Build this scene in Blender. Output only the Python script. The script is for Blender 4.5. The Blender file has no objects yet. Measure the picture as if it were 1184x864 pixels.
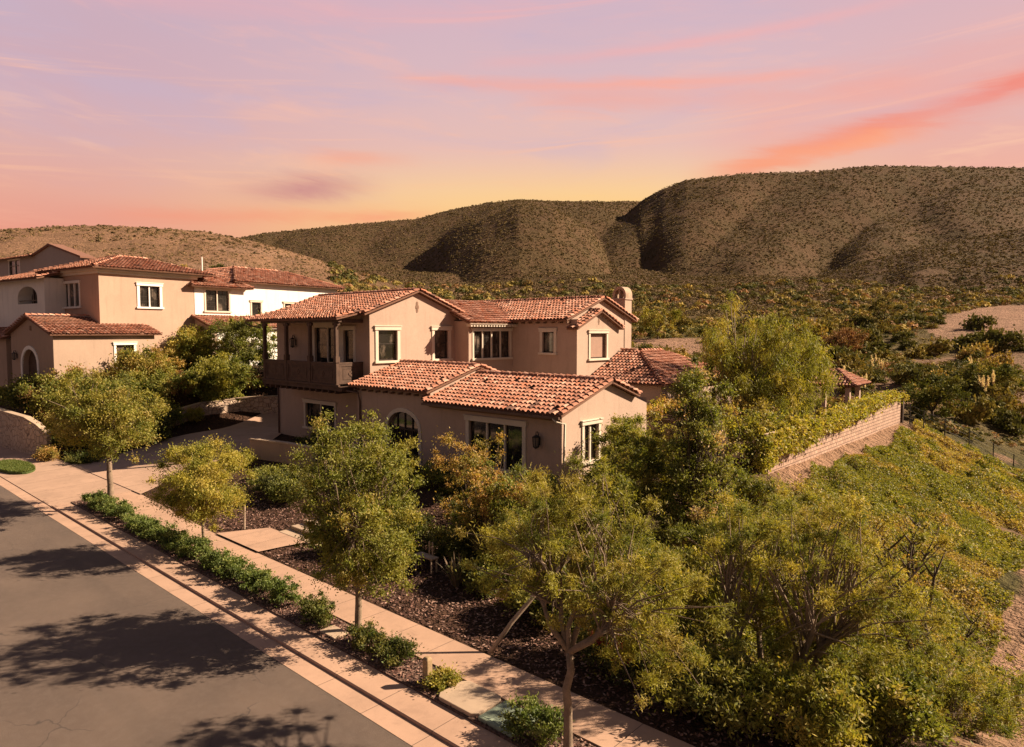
import bpy, math, random
import numpy as np
from mathutils import Vector
R = math.radians
scn = bpy.context.scene
COL = scn.collection
RNG = np.random.default_rng(11)
CAMH = 7.2
YAW = R(42.2)

# ------------------------------------------------------------------ helpers
def lin(c):
    return tuple(((v/255)/12.92 if v/255 <= .04045 else ((v/255+.055)/1.055)**2.4) for v in c)

def tag(o, label=None, cat=None, group=None, kind=None):
    if label: o['label'] = label
    if cat: o['category'] = cat
    if group: o['group'] = group
    if kind: o['kind'] = kind
    return o

def empty(name, loc, rz=0., parent=None):
    o = bpy.data.objects.new(name, None); COL.objects.link(o)
    o.location = loc; o.rotation_euler = (0, 0, rz); o.empty_display_size = .3
    if parent: o.parent = parent
    return o

def npmesh(name, V, F, mat, parent=None, tint=None, smooth=False, k=4):
    """V (n,3), F (m,k) index array"""
    me = bpy.data.meshes.new(name)
    V = np.ascontiguousarray(V, dtype=np.float32); F = np.ascontiguousarray(F, dtype=np.int32)
    me.vertices.add(len(V)); me.vertices.foreach_set('co', V.ravel())
    me.loops.add(F.size); me.loops.foreach_set('vertex_index', F.ravel())
    me.polygons.add(len(F))
    me.polygons.foreach_set('loop_start', np.arange(0, F.size, k, dtype=np.int32))
    if smooth: me.polygons.foreach_set('use_smooth', np.ones(len(F), dtype=bool))
    me.update(calc_edges=True)
    if tint is not None:
        a = me.color_attributes.new('tint', 'FLOAT_COLOR', 'POINT')
        t = np.ones((len(V), 4), dtype=np.float32); t[:, :3] = tint
        a.data.foreach_set('color', t.ravel())
    me.materials.append(mat)
    o = bpy.data.objects.new(name, me); COL.objects.link(o)
    if parent: o.parent = parent
    return o

class MB:
    def __init__(s, off=(0, 0, 0)):
        s.v = []; s.f = []; s.t = []; s.off = Vector(off); s.cur = (1, 1, 1)
    def add(s, vs, fs):
        b = len(s.v)
        s.v += [tuple(v) for v in vs]; s.t += [s.cur]*len(vs)
        s.f += [tuple(b+i for i in f) for f in fs]
    def box(s, x0, x1, y0, y1, z0, z1):
        s.add([(x0,y0,z0),(x1,y0,z0),(x1,y1,z0),(x0,y1,z0),(x0,y0,z1),(x1,y0,z1),(x1,y1,z1),(x0,y1,z1)],
              [(0,3,2,1),(4,5,6,7),(0,1,5,4),(1,2,6,5),(2,3,7,6),(3,0,4,7)])
    def obox(s, p, u, n, u0, u1, n0, n1, z0, z1):
        """box in a wall frame: p origin (x,y), u along, n outward (2D)"""
        def q(a, b, z): return (p[0]+u[0]*a+n[0]*b, p[1]+u[1]*a+n[1]*b, z)
        s.add([q(u0,n0,z0),q(u1,n0,z0),q(u1,n1,z0),q(u0,n1,z0),q(u0,n0,z1),q(u1,n0,z1),q(u1,n1,z1),q(u0,n1,z1)],
              [(0,3,2,1),(4,5,6,7),(0,1,5,4),(1,2,6,5),(2,3,7,6),(3,0,4,7)])
    def prism(s, pts, ext):
        """closed polygon pts (3D) extruded by vector ext"""
        n = len(pts); e = Vector(ext)
        P = [Vector(p) for p in pts]
        s.add(P+[p+e for p in P], [tuple(range(n))[::-1], tuple(range(n, 2*n))]+[(i, (i+1) % n, n+(i+1) % n, n+i) for i in range(n)])
    def tube(s, pts, rad, k=6, cap=True):
        pts = [Vector(p) for p in pts]; rs = rad if isinstance(rad, (list, tuple)) else [rad]*len(pts)
        b = []; a = None
        for i, p in enumerate(pts):
            d = (pts[min(i+1, len(pts)-1)]-pts[max(i-1, 0)]).normalized()
            if a is None: a = d.cross(Vector((0, 0, 1)))
            else: a = a-d*a.dot(d)
            if a.length < .05: a = d.cross(Vector((0, 1, 0)))
            a.normalize(); c = d.cross(a)
            for j in range(k):
                t = 2*math.pi*j/k
                b.append(p+(a*math.cos(t)+c*math.sin(t))*rs[i])
        f = []
        for i in range(len(pts)-1):
            for j in range(k):
                f.append((i*k+j, i*k+(j+1) % k, (i+1)*k+(j+1) % k, (i+1)*k+j))
        if cap: f += [tuple(range(k))[::-1], tuple(range((len(pts)-1)*k, len(pts)*k))]
        s.add(b, f)
    def lathe(s, c, prof, k=12):
        b = []; f = []
        for r, z in prof:
            for j in range(k):
                t = 2*math.pi*j/k; b.append((c[0]+r*math.cos(t), c[1]+r*math.sin(t), c[2]+z))
        for i in range(len(prof)-1):
            for j in range(k): f.append((i*k+j, i*k+(j+1) % k, (i+1)*k+(j+1) % k, (i+1)*k+j))
        f += [tuple(range(k))[::-1], tuple(range((len(prof)-1)*k, len(prof)*k))]
        s.add(b, f)
    def build(s, name, mat, parent=None, bevel=0, smooth=False):
        me = bpy.data.meshes.new(name)
        o0 = s.off
        me.from_pydata([(v[0]-o0.x, v[1]-o0.y, v[2]-o0.z) for v in s.v], [], s.f)
        a = me.color_attributes.new('tint', 'FLOAT_COLOR', 'POINT')
        t = np.ones((len(s.v), 4), dtype=np.float32); t[:, :3] = np.array(s.t).reshape(-1, 3)
        a.data.foreach_set('color', t.ravel())
        me.materials.append(mat)
        if smooth: me.polygons.foreach_set('use_smooth', [True]*len(me.polygons))
        o = bpy.data.objects.new(name, me); COL.objects.link(o)
        if parent: o.parent = parent
        if bevel:
            m = o.modifiers.new('bevel', 'BEVEL'); m.width = bevel; m.segments = 2; m.limit_method = 'ANGLE'; m.angle_limit = R(40)
        return o

def frame(p, q):
    """wall frame from p to q (seen from outside, left to right): origin, u, n(outward), length"""
    d = Vector((q[0]-p[0], q[1]-p[1])); L = d.length; d /= L
    return (p[0], p[1]), (d.x, d.y), (d.y, -d.x), L

# ------------------------------------------------------------------ noise (numpy)
def _h(ix, iy, s):
    n = (ix*374761393 + iy*668265263 + s*974634777) & 0xffffffff
    n = ((n ^ (n >> 13))*1274126177) & 0xffffffff
    return ((n ^ (n >> 16)) & 0xffffff)/float(0xffffff)
def vnoise(x, y, s=0):
    x = np.asarray(x, float); y = np.asarray(y, float)
    ix = np.floor(x).astype(np.int64); iy = np.floor(y).astype(np.int64)
    fx = x-ix; fy = y-iy; fx = fx*fx*(3-2*fx); fy = fy*fy*(3-2*fy)
    a = _h(ix, iy, s); b = _h(ix+1, iy, s); c = _h(ix, iy+1, s); d = _h(ix+1, iy+1, s)
    return (a*(1-fx)+b*fx)*(1-fy)+(c*(1-fx)+d*fx)*fy
def fbm(x, y, s=0, o=4):
    t = 0; a = 1; w = 0
    for i in range(o):
        t = t+a*vnoise(x*2**i, y*2**i, s+i*17); w += a; a *= .5
    return t/w
def sst(a, b, x):
    t = np.clip((np.asarray(x, float)-a)/(b-a), 0, 1); return t*t*(3-2*t)
def mixn(a, b, t): return a*(1-t)+b*t

# ------------------------------------------------------------------ materials
class NT:
    def __init__(s, tree): s.t = tree; s.n = tree.nodes; s.l = tree.links
    def node(s, typ, props=None, **inp):
        n = s.n.new(typ)
        for k, v in (props or {}).items(): setattr(n, k, v)
        for k, v in inp.items():
            key = k.replace('_', ' ')
            sock = n.inputs[int(k[1:])] if k[0] == 'i' and k[1:].isdigit() else n.inputs[key]
            s.set(sock, v)
        return n
    def set(s, sock, v):
        if hasattr(v, 'is_output'): s.l.new(v, sock)
        elif hasattr(v, 'outputs'): s.l.new(v.outputs[0], sock)
        else:
            if isinstance(v, tuple) and len(v) == 3 and sock.type == 'RGBA': v = v+(1,)
            sock.default_value = v
    def m(s, op, a, b=0., c=0., clamp=False):
        n = s.n.new('ShaderNodeMath'); n.operation = op; n.use_clamp = clamp
        s.set(n.inputs[0], a); s.set(n.inputs[1], b); s.set(n.inputs[2], c); return n.outputs[0]
    def mix(s, f, a, b, typ='MIX'):
        n = s.n.new('ShaderNodeMix'); n.data_type = 'RGBA'; n.blend_type = typ
        s.set(n.inputs[0], f); s.set(n.inputs[6], a); s.set(n.inputs[7], b); return n.outputs[2]
    def ramp(s, f, stops, interp='LINEAR'):
        n = s.n.new('ShaderNodeValToRGB'); cr = n.color_ramp; cr.interpolation = interp
        while len(cr.elements) < len(stops): cr.elements.new(.5)
        for e, (p, c) in zip(cr.elements, stops):
            e.position = p; e.color = (tuple(c)+(1,)) if not isinstance(c, (int, float)) else (c, c, c, 1)
        s.set(n.inputs[0], f); return n.outputs[0]
    def mr(s, v, a, b, c=0., d=1., smooth=False):
        n = s.n.new('ShaderNodeMapRange'); n.clamp = True
        if smooth: n.interpolation_type = 'SMOOTHSTEP'
        s.set(n.inputs[0], v); s.set(n.inputs[1], a); s.set(n.inputs[2], b); s.set(n.inputs[3], c); s.set(n.inputs[4], d)
        return n.outputs[0]
    def noise(s, vec, scale, det=4., rough=.55, dist=0.):
        return s.node('ShaderNodeTexNoise', None, Vector=vec, Scale=scale, Detail=det, Roughness=rough, Distortion=dist).outputs[0]

def newmat(name):
    m = bpy.data.materials.new(name); m.use_nodes = True; m.node_tree.nodes.clear()
    nt = NT(m.node_tree); out = nt.node('ShaderNodeOutputMaterial')
    b = nt.node('ShaderNodeBsdfPrincipled'); nt.l.new(b.outputs[0], out.inputs[0])
    return m, nt, b, out
def coords(nt): return nt.node('ShaderNodeTexCoord').outputs['Object']
def geo(nt): return nt.node('ShaderNodeNewGeometry').outputs['Position']
def bump(nt, b, h, strength=.3, dist=.02):
    n = nt.node('ShaderNodeBump', None, Strength=strength, Distance=dist, Height=h); nt.l.new(n.outputs[0], b.inputs['Normal'])

def mat_rough(name, col, var=.15, big=.5, fine=18., bumpd=.01, rough=.9, streak=False, spec=.3):
    m, nt, b, _ = newmat(name); p = geo(nt)
    n1 = nt.noise(p, big, 5, .6); n2 = nt.noise(p, fine, 3, .6)
    f = nt.m('ADD', nt.m('MULTIPLY', nt.mr(n1, .3, .7), .65), nt.m('MULTIPLY', nt.mr(n2, .3, .7), .35))
    c0 = tuple(v*(1-var) for v in col); c1 = tuple(min(1, v*(1+var)) for v in col)
    c = nt.mix(f, c0, c1)
    if streak:
        mp = nt.node('ShaderNodeMapping', None, Vector=p, Scale=(2.2, 2.2, .22))
        st = nt.mr(nt.noise(mp, 1.6, 4, .65), .52, .78)
        c = nt.mix(nt.m('MULTIPLY', st, .34), c, tuple(v*.55 for v in col))
        pt = nt.mr(nt.noise(p, .9, 6, .7, .5), .55, .7)
        c = nt.mix(nt.m('MULTIPLY', pt, .22), c, tuple(min(1, v*1.35) for v in col))
    nt.set(b.inputs['Base Color'], c); b.inputs['Roughness'].default_value = rough
    b.inputs['Specular IOR Level'].default_value = spec
    bump(nt, b, nt.noise(p, fine*2.5, 3, .7), .5, bumpd)
    return m

M = {}
M['stucco_main'] = mat_rough('stucco_main', (.425, .308, .240), .14, .35, 12, .012, .92, True)
M['stucco_orange'] = mat_rough('stucco_orange', (.425, .285, .212), .12, .35, 12, .012, .92, True)
M['stucco_tan'] = mat_rough('stucco_tan', (.37, .265, .20), .12, .35, 12, .012, .92, True)
M['stucco_white'] = mat_rough('stucco_white', (.74, .71, .65), .07, .4, 12, .012, .9, True)
M['stucco_grey'] = mat_rough('stucco_grey', (.34, .29, .27), .08, .4, 12, .012, .9, True)
M['trim'] = mat_rough('trim', (.60, .52, .42), .12, 1.5, 25, .006, .8)
M['trim_white'] = mat_rough('trim_white', (.74, .71, .66), .06, 1.5, 25, .003, .7)
M['sash'] = mat_rough('sash', (.035, .024, .018), .2, 2, 30, .002, .5)
M['sash_pale'] = mat_rough('sash_pale', (.30, .26, .22), .1, 2, 30, .002, .5)
M['wood'] = mat_rough('wood', (.085, .048, .032), .45, 3, 22, .01, .7, True)
M['wood_light'] = mat_rough('wood_light', (.30, .21, .12), .35, 3, 30, .01, .8)
M['metal'] = mat_rough('metal', (.03, .028, .027), .3, 3, 30, .002, .5)
M['copper'] = mat_rough('copper', (.12, .07, .05), .3, 3, 30, .002, .5)
M['soffit'] = mat_rough('soffit', (.20, .12, .08), .2, 3, 30, .004, .8)
M['bark'] = mat_rough('bark', (.21, .155, .11), .45, 5, 32, .02, .95)
M['bark_dark'] = mat_rough('bark_dark', (.085, .06, .045), .45, 5, 32, .02, .95)
M['bark_pale'] = mat_rough('bark_pale', (.36, .27, .20), .35, 5, 32, .015, .95)
M['stone'] = mat_rough('stone', (.40, .29, .21), .3, 2.5, 14, .03, .95)

def mat_tint(name, rough=.85, detail=20., var=.25, trans=0., bumpd=0., spec=.3, speck=None):
    m, nt, b, out = newmat(name)
    a = nt.node('ShaderNodeAttribute', {'attribute_name': 'tint'}).outputs['Color']
    p = geo(nt)
    if var:
        n = nt.noise(p, detail, 4, .65)
        a = nt.mix(nt.m('MULTIPLY', nt.mr(n, .3, .7), 1.), nt.mix(1., a, (1-var,)*3, 'MULTIPLY'), nt.mix(1., a, (1+var,)*3, 'MULTIPLY'))
    if speck:
        sp = nt.mr(nt.noise(p, speck[0], 3, .7), .6, .72)
        a = nt.mix(nt.m('MULTIPLY', sp, speck[2]), a, speck[1])
    nt.set(b.inputs['Base Color'], a); b.inputs['Roughness'].default_value = rough
    b.inputs['Specular IOR Level'].default_value = spec
    if bumpd: bump(nt, b, nt.noise(p, detail*2, 4, .7), .6, bumpd)
    if trans:
        t = nt.node('ShaderNodeBsdfTranslucent'); nt.set(t.inputs['Color'], nt.mix(1., a, (1.25, 1.3, .6), 'MULTIPLY'))
        ms = nt.node('ShaderNodeMixShader', None, i0=trans)
        nt.l.new(b.outputs[0], ms.inputs[1]); nt.l.new(t.outputs[0], ms.inputs[2]); nt.l.new(ms.outputs[0], out.inputs[0])
    return m
M['tile'] = mat_tint('tile', .85, 26., .3, 0, .006, .25, (9., (.10, .07, .05), .55))
M['leaf'] = mat_tint('leaf', .6, 3., .0, .36, 0, .3)
M['leaf_far'] = mat_tint('leaf_far', .8, 3., .0, .15, 0, .1)
M['plume'] = mat_tint('plume', .9, 3., .0, .4, 0, .1)

def mat_glass():
    m, nt, b, _ = newmat('window_glass'); p = geo(nt)
    mp = nt.node('ShaderNodeMapping', None, Vector=p, Scale=(1.3, 1.3, .8))
    n = nt.mr(nt.noise(mp, 1.6, 3, .5), .5, .7)
    nt.set(b.inputs['Base Color'], nt.mix(n, (.016, .014, .012), (.17, .13, .10)))
    b.inputs['Roughness'].default_value = .05; b.inputs['Specular IOR Level'].default_value = 1.
    bump(nt, b, nt.noise(p, 2.5, 2, .5), .08, .02)
    return m
M['glass'] = mat_glass()
M['blind'] = mat_rough('blind', (.32, .2, .15), .12, 2, 10, .002, .6)
M['lamp_glass'] = mat_rough('lamp_glass', (.16, .13, .11), .2, 3, 20, .001, .3)

def mat_asphalt():
    m, nt, b, _ = newmat('asphalt'); p = geo(nt)
    big = nt.mr(nt.noise(p, .35, 4, .6), .35, .65); fine = nt.noise(p, 90., 2, .7); mid = nt.noise(p, 6., 4, .65)
    c = nt.mix(big, (.084, .058, .045), (.124, .086, .065))
    c = nt.mix(nt.m('MULTIPLY', nt.mr(mid, .45, .7), .35), c, (.145, .11, .09))
    c = nt.mix(nt.m('MULTIPLY', nt.mr(fine, .5, .68), .45), c, (.22, .17, .135))
    c = nt.mix(nt.m('MULTIPLY', nt.mr(fine, .46, .34), .4), c, (.05, .036, .03))
    # long tyre-worn lanes and sealed cracks
    mp = nt.node('ShaderNodeMapping', None, Vector=p, Scale=(.06, 1., 1.))
    c = nt.mix(nt.m('MULTIPLY', nt.mr(nt.noise(mp, .9, 3, .6), .5, .7), .25), c, (.055, .042, .036))
    dv = nt.node('ShaderNodeTexNoise', None, Vector=p, Scale=1.4, Detail=3.).outputs['Color']
    pv = nt.node('ShaderNodeVectorMath', {'operation': 'ADD'}, i0=p, i1=nt.mix(.75, (0, 0, 0), dv))
    ck = nt.node('ShaderNodeTexVoronoi', {'feature': 'DISTANCE_TO_EDGE'}, Vector=pv, Scale=.33).outputs[0]
    ck = nt.m('MULTIPLY', nt.mr(ck, .006, .0), nt.mr(nt.noise(p, .5, 2, .5), .45, .55))
    c = nt.mix(nt.m('MULTIPLY', ck, .7), c, (.03, .024, .022))
    oil = nt.mr(nt.noise(p, 1.7, 4, .6), .66, .76)
    c = nt.mix(nt.m('MULTIPLY', oil, .35), c, (.045, .036, .032))
    nt.set(b.inputs['Base Color'], c); b.inputs['Roughness'].default_value = .88
    bump(nt, b, fine, .8, .014)
    return m
M['asphalt'] = mat_asphalt()

def mat_concrete(name, col, joint=1.5, width=.012, axis='x', stain=.5):
    m, nt, b, _ = newmat(name); p = geo(nt)
    sep = nt.node('ShaderNodeSeparateXYZ', None, Vector=p)
    big = nt.mr(nt.noise(p, .7, 5, .65), .32, .68); fine = nt.noise(p, 60., 3, .7)
    st = nt.mr(nt.noise(p, 2.2, 5, .7, .6), .52, .72)
    c = nt.mix(big, tuple(v*.86 for v in col), tuple(v*1.1 for v in col))
    c = nt.mix(nt.m('MULTIPLY', st, stain), c, tuple(v*.62 for v in col))
    c = nt.mix(nt.m('MULTIPLY', nt.mr(fine, .42, .3), .5), c, tuple(v*.55 for v in col))
    h = fine
    if joint:
        ax = sep.outputs[0 if axis == 'x' else 1]
        d = nt.m('ABSOLUTE', nt.m('SUBTRACT', nt.m('FRACT', nt.m('DIVIDE', ax, joint)), .5))
        j = nt.mr(d, .5-width/joint, .5-width/joint*.3)
        c = nt.mix(j, c, tuple(v*.3 for v in col))
        h = nt.m('SUBTRACT', nt.m('MULTIPLY', fine, .3), j)
    nt.set(b.inputs['Base Color'], c); b.inputs['Roughness'].default_value = .88
    bump(nt, b, h, .5, .01)
    return m
CONC = (.42, .268, .188)
M['concrete'] = mat_concrete('concrete', CONC, 1.5)
M['concrete_walk'] = mat_concrete('concrete_walk', (.41, .26, .18), 1.25)
M['concrete_drive'] = mat_concrete('concrete_drive', (.40, .262, .186), 2.4, .02, 'x')
M['concrete_plain'] = mat_concrete('concrete_plain', (.42, .31, .22), 0)
M['green_lid'] = mat_concrete('green_lid', (.22, .27, .20), 0, stain=.6)
def mat_block():
    m, nt, b, _ = newmat('block_wall'); p = geo(nt)
    sep = nt.node('ShaderNodeSeparateXYZ', None, Vector=p)
    cx = nt.node('ShaderNodeCombineXYZ', None, X=sep.outputs[1], Y=sep.outputs[2])
    br = nt.node('ShaderNodeTexBrick', None, Vector=cx, Color1=(.46, .31, .23, 1), Color2=(.36, .23, .17, 1), Mortar=(.15, .09, .065, 1), Scale=1., Mortar_Size=.022, Brick_Width=.42, Row_Height=.2, Bias=0., Mortar_Smooth=.3)
    n = nt.mr(nt.noise(p, 1.2, 5, .6), .3, .7)
    c = nt.mix(n, nt.mix(1., br.outputs[0], (.8, .8, .8), 'MULTIPLY'), nt.mix(1., br.outputs[0], (1.1, 1.1, 1.1), 'MULTIPLY'))
    nt.set(b.inputs['Base Color'], c); b.inputs['Roughness'].default_value = .95
    bump(nt, b, nt.m('SUBTRACT', nt.m('MULTIPLY', nt.noise(p, 30., 3, .7), .3), br.outputs[1]), .7, .03)
    return m
M['block'] = mat_block()
def mat_stonewall():
    m, nt, b, _ = newmat('stone_wall'); p = geo(nt)
    v = nt.node('ShaderNodeTexVoronoi', {'feature': 'DISTANCE_TO_EDGE'}, Vector=p, Scale=3.2)
    v2 = nt.node('ShaderNodeTexVoronoi', None, Vector=p, Scale=3.2)
    c = nt.mix(nt.mr(v2.outputs['Color'], 0, 1), (.42, .30, .22), (.55, .42, .32))
    c = nt.mix(nt.mr(v.outputs[0], .05, .0), c, (.12, .08, .06))
    nt.set(b.inputs['Base Color'], c); b.inputs['Roughness'].default_value = .95
    bump(nt, b, nt.mr(v.outputs[0], 0, .12), .8, .05)
    return m
M['stonewall'] = mat_stonewall()
def mat_mulch():
    m, nt, b, _ = newmat('mulch'); p = geo(nt)
    v = nt.node('ShaderNodeTexVoronoi', None, Vector=p, Scale=17.)
    c = nt.mix(nt.mr(nt.node('ShaderNodeSeparateColor', None, Color=v.outputs['Color']).outputs[0], 0, 1), (.045, .022, .016), (.19, .105, .078))
    n = nt.mr(nt.noise(p, 1.1, 4, .6), .35, .65)
    c = nt.mix(nt.m('MULTIPLY', n, .5), c, (.09, .06, .038))
    nt.set(b.inputs['Base Color'], c); b.inputs['Roughness'].default_value = .95
    bump(nt, b, nt.m('ADD', v.outputs[0], nt.noise(p, 30., 3, .7)), .9, .04)
    return m
M['mulch'] = mat_mulch()
def mat_ground():
    """terrain: the tint attribute carries soil / scrub cover zones, noise gives grain"""
    m, nt, b, _ = newmat('terrain'); p = geo(nt)
    a = nt.node('ShaderNodeAttribute', {'attribute_name': 'tint'}).outputs['Color']
    n1 = nt.noise(p, 5., 5, .7); n2 = nt.noise(p, .35, 6, .7)
    vo = nt.node('ShaderNodeTexVoronoi', None, Vector=p, Scale=.42, Randomness=1.)
    a = nt.mix(nt.mr(n1, .3, .7), nt.mix(1., a, (.62, .6, .58), 'MULTIPLY'), nt.mix(1., a, (1.35, 1.32, 1.28), 'MULTIPLY'))
    a = nt.mix(nt.mr(n2, .35, .65), nt.mix(1., a, (.75, .78, .72), 'MULTIPLY'), a)
    nt.set(b.inputs['Base Color'], a); b.inputs['Roughness'].default_value = .97
    b.inputs['Specular IOR Level'].default_value = .1
    n3 = nt.noise(p, 1.1, 4, .7)
    bump(nt, b, nt.m('ADD', nt.m('ADD', n1, nt.m('MULTIPLY', n2, 8.)), nt.m('MULTIPLY', n3, 4.)), 1., .2)
    return m
M['ground'] = mat_ground()
M['lawn'] = mat_rough('lawn', (.06, .085, .02), .4, 2, 60, .03, .95)

# ------------------------------------------------------------------ terrain
def pxof(x, y):
    """bearing of a point from the middle of the site, as a tangent scale, and its forward distance"""
    c, s = math.cos(YAW), math.sin(YAW)
    lat = x*c+y*s; dep = -x*s+y*c
    d = np.hypot(x, y); a = np.arctan2(lat, dep)
    a = np.clip(a, R(-70), R(70))
    return 592+789*np.tan(a), np.maximum(d*np.cos(a), 1.)

def crest(p, tab):
    return np.interp(p, [t[0] for t in tab], [t[1] for t in tab])
T1 = [(-600,250),(0,268),(60,264),(120,262),(180,265),(240,269),(300,281),(360,298),(420,318),(500,338),(700,345),(2500,345)]
T2 = [(-600,300),(200,290),(310,271),(400,262),(480,255),(530,243),(570,236),(600,233),(640,235),(735,235),(790,245),(900,300),(2500,320)]
T3 = [(-600,350),(620,345),(655,322),(680,298),(700,272),(718,252),(740,234),(765,220),(790,211),(850,204),(900,202),(940,201),(975,197),(1000,195),(1100,196),(1184,197),(1500,206),(2500,240)]
T2B = [(-600,350),(400,350),(445,330),(480,300),(520,275),(560,254),(600,238),(640,243),(680,264),(705,295),(725,330),(2500,350)]
T4 = [(-600,345),(860,340),(940,322),(1000,303),(1060,287),(1120,276),(1184,264),(1400,225),(2500,225)]
def hill(p, d, tab, dc, ds, seed, amp, lenx):
    y = crest(p, tab)
    zc = CAMH+(384-y)/789.*dc
    t = np.clip((d-ds)/(dc-ds), 0, 1)
    sh = np.where(d < dc, t**1.15*(1.35-.35*t), np.clip(1-(d-dc)/(dc*1.3), 0, 1))
    # gullies running down the face
    g = fbm(p/lenx+d*.0035, d/dc*1.3, seed, 3)
    g2 = np.abs(fbm(p/(lenx*.6)-d*.005+7, d/dc*1.6, seed+5, 2)-.5)*2
    face = np.sin(np.clip(t, 0, 1)*math.pi)
    return zc*sh + amp*((g-.5)*1.5+(g2-.3)*.8)*face*np.where(d < dc, 1, .3)
def terrain(x, y):
    x = np.asarray(x, float); y = np.asarray(y, float)
    # site
    b = mixn(-.06, .13, sst(10.05, 10.36, y)); b = b+.6*sst(11.5, 19, y)
    b = np.where(y < 10.05, -.06, b)
    L = sst(-46, -55, x-.25*(y-14))*sst(9.5, 15.5, y)
    b = mixn(b, 4.35+.02*np.maximum(y-20, 0), L)
    rx = np.clip(x+11.7, 0, 60)
    fall = .42*np.minimum(rx, 8.6)+.45*np.clip(rx-12, 0, 8)
    b = b+.2*sst(24, 30, y)*sst(-20, -12, x)
    b = b-fall*sst(11, 22, y)
    b = b-2.6*sst(54, 64, y+.15*rx)*sst(-40, -20, x)
    b = b+(fbm(x*.5, y*.5, 3, 3)-.5)*.35*sst(14, 24, y)*sst(-14, -9, x)
    # far country
    p, d = pxof(x, y)
    base = np.interp(d, [0, 60, 78, 100, 130, 170, 220, 300, 380, 450, 600, 900, 1600], [-3, -2.2, .3, 3.2, 7.2, 12.5, 18.5, 29, 38, 45, 55, 60, 60])
    base = base+(fbm(x*.02, y*.02, 9, 4)-.5)*np.interp(d, [60, 120, 400], [0, 4.5, 14])
    lift = np.interp(p, [0, 300, 520, 760, 1000, 1184], [3, 2, 0, 0, 0, 1.])
    base = base+lift*sst(60, 90, d)
    h = base
    for (tab, dc, ds, sd, amp, lx) in ((T1, 250, 85, 21, 3, 160.), (T2, 620, 300, 31, 16, 170.), (T2B, 440, 255, 35, 10, 150.), (T3, 520, 262, 47, 22, 190.), (T4, 330, 190, 53, 6, 170.)):
        h = np.maximum(h, hill(p, d, tab, dc, ds, sd, amp, lx))
    w = sst(58, 84, d)
    return mixn(b, h, w)
def tz(x, y): return float(terrain(np.array([x]), np.array([y]))[0])

def build_terrain():
    fa = np.concatenate([np.arange(-180, -55, 3.), np.arange(-55, 55, .16), np.arange(55, 180, 3.)])
    A = R(90)+YAW-np.radians(fa)
    r = np.concatenate([[.3], np.geomspace(3, 60, 150), np.geomspace(60.6, 420, 190), np.geomspace(424, 1500, 120)])
    RR, AA = np.meshgrid(r, A, indexing='ij')
    X = RR*np.cos(AA); Y = RR*np.sin(AA); Z = terrain(X, Y)
    n, k = X.shape
    V = np.stack([X, Y, Z], -1).reshape(-1, 3)
    i = np.arange(n-1)[:, None]*k; j = np.arange(k)[None, :]; j2 = (j+1) % k
    F = np.stack([i+j, i+j2, i+k+j2, i+k+j], -1).reshape(-1, 4)
    F = F[:, ::-1]
    x, y = V[:, 0], V[:, 1]
    p, d = pxof(x, y)
    mul = np.array([.075, .042, .03]); dirt = np.array([.34, .21, .145]); cover = np.array([.085, .075, .028])
    dry = np.array([.33, .195, .125]); chap = np.array([.120, .074, .042]); grn = np.array([.104, .070, .036])
    c = np.tile(mul, (len(x), 1))
    def put(c, col, w): return c*(1-w[:, None])+col*w[:, None]
    rx = x+11.7
    c = put(c, cover, sst(-1, .6, rx)*sst(13, 16, y))
    c = put(c, dirt, sst(.25, .05, np.abs(rx-.5)-.55-.5*vnoise(y*.6, x, 5))*sst(28, 31, y)*sst(56, 52, y))
    c = put(c, dirt*1.0, sst(8.3, 9.2, rx+1.2*(vnoise(x*.7, y*.7, 8)-.5))*sst(12.6, 11.4, rx)*sst(14, 18, y))
    c = put(c, dirt*.85, sst(.62, .74, fbm(x*.4, y*.4, 77, 3))*sst(0, 1, rx)*sst(13, 16, y)*.8)
    far = sst(56, 66, d)
    n = fbm(x*.03, y*.03, 12, 4); n2 = fbm(x*.12, y*.12, 13, 4)
    fc = chap[None]*(1-sst(.45, .6, n2)[:, None])+grn[None]*sst(.45, .6, n2)[:, None]
    nr_ = sst(210, 130, d)*sst(380, 440, p)
    fc = put(fc, np.array([.15, .115, .052]), nr_*.85)
    left = sst(520, 330, p)*sst(300, 265, d)
    fc = put(fc, dry*.95, left*np.clip(.75+.9*(n2-.4), 0, 1))
    bare = sst(.54, .66, n+.25*sst(1040, 1180, p)*sst(190, 110, d)*sst(80, 110, d))*sst(300, 200, d)
    fc = put(fc, dirt*.82, bare*.85)
    ca = ((((p-1165+14*np.sin(d*.11))/85)**2+((d-142)/36)**2 < 1) | ((np.abs(p-770) < 46) & (np.abs(d-112) < 9)) | (((p-955)/30)**2+((d-96)/8)**2 < 1)).astype(float)
    fc = put(fc, np.array([.36, .22, .16]), ca*.85)
    c = put(c, fc, far)
    # the rear bank behind the hip roof: open soil
    c = put(c, dirt*.8, sst(60, 64, d)*sst(76, 72, d)*sst(700, 740, p)*sst(900, 840, p)*.8)
    o = npmesh('terrain', V, F, M['ground'], tint=c, smooth=True)
    tag(o, kind='structure')
    return o
build_terrain()

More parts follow.
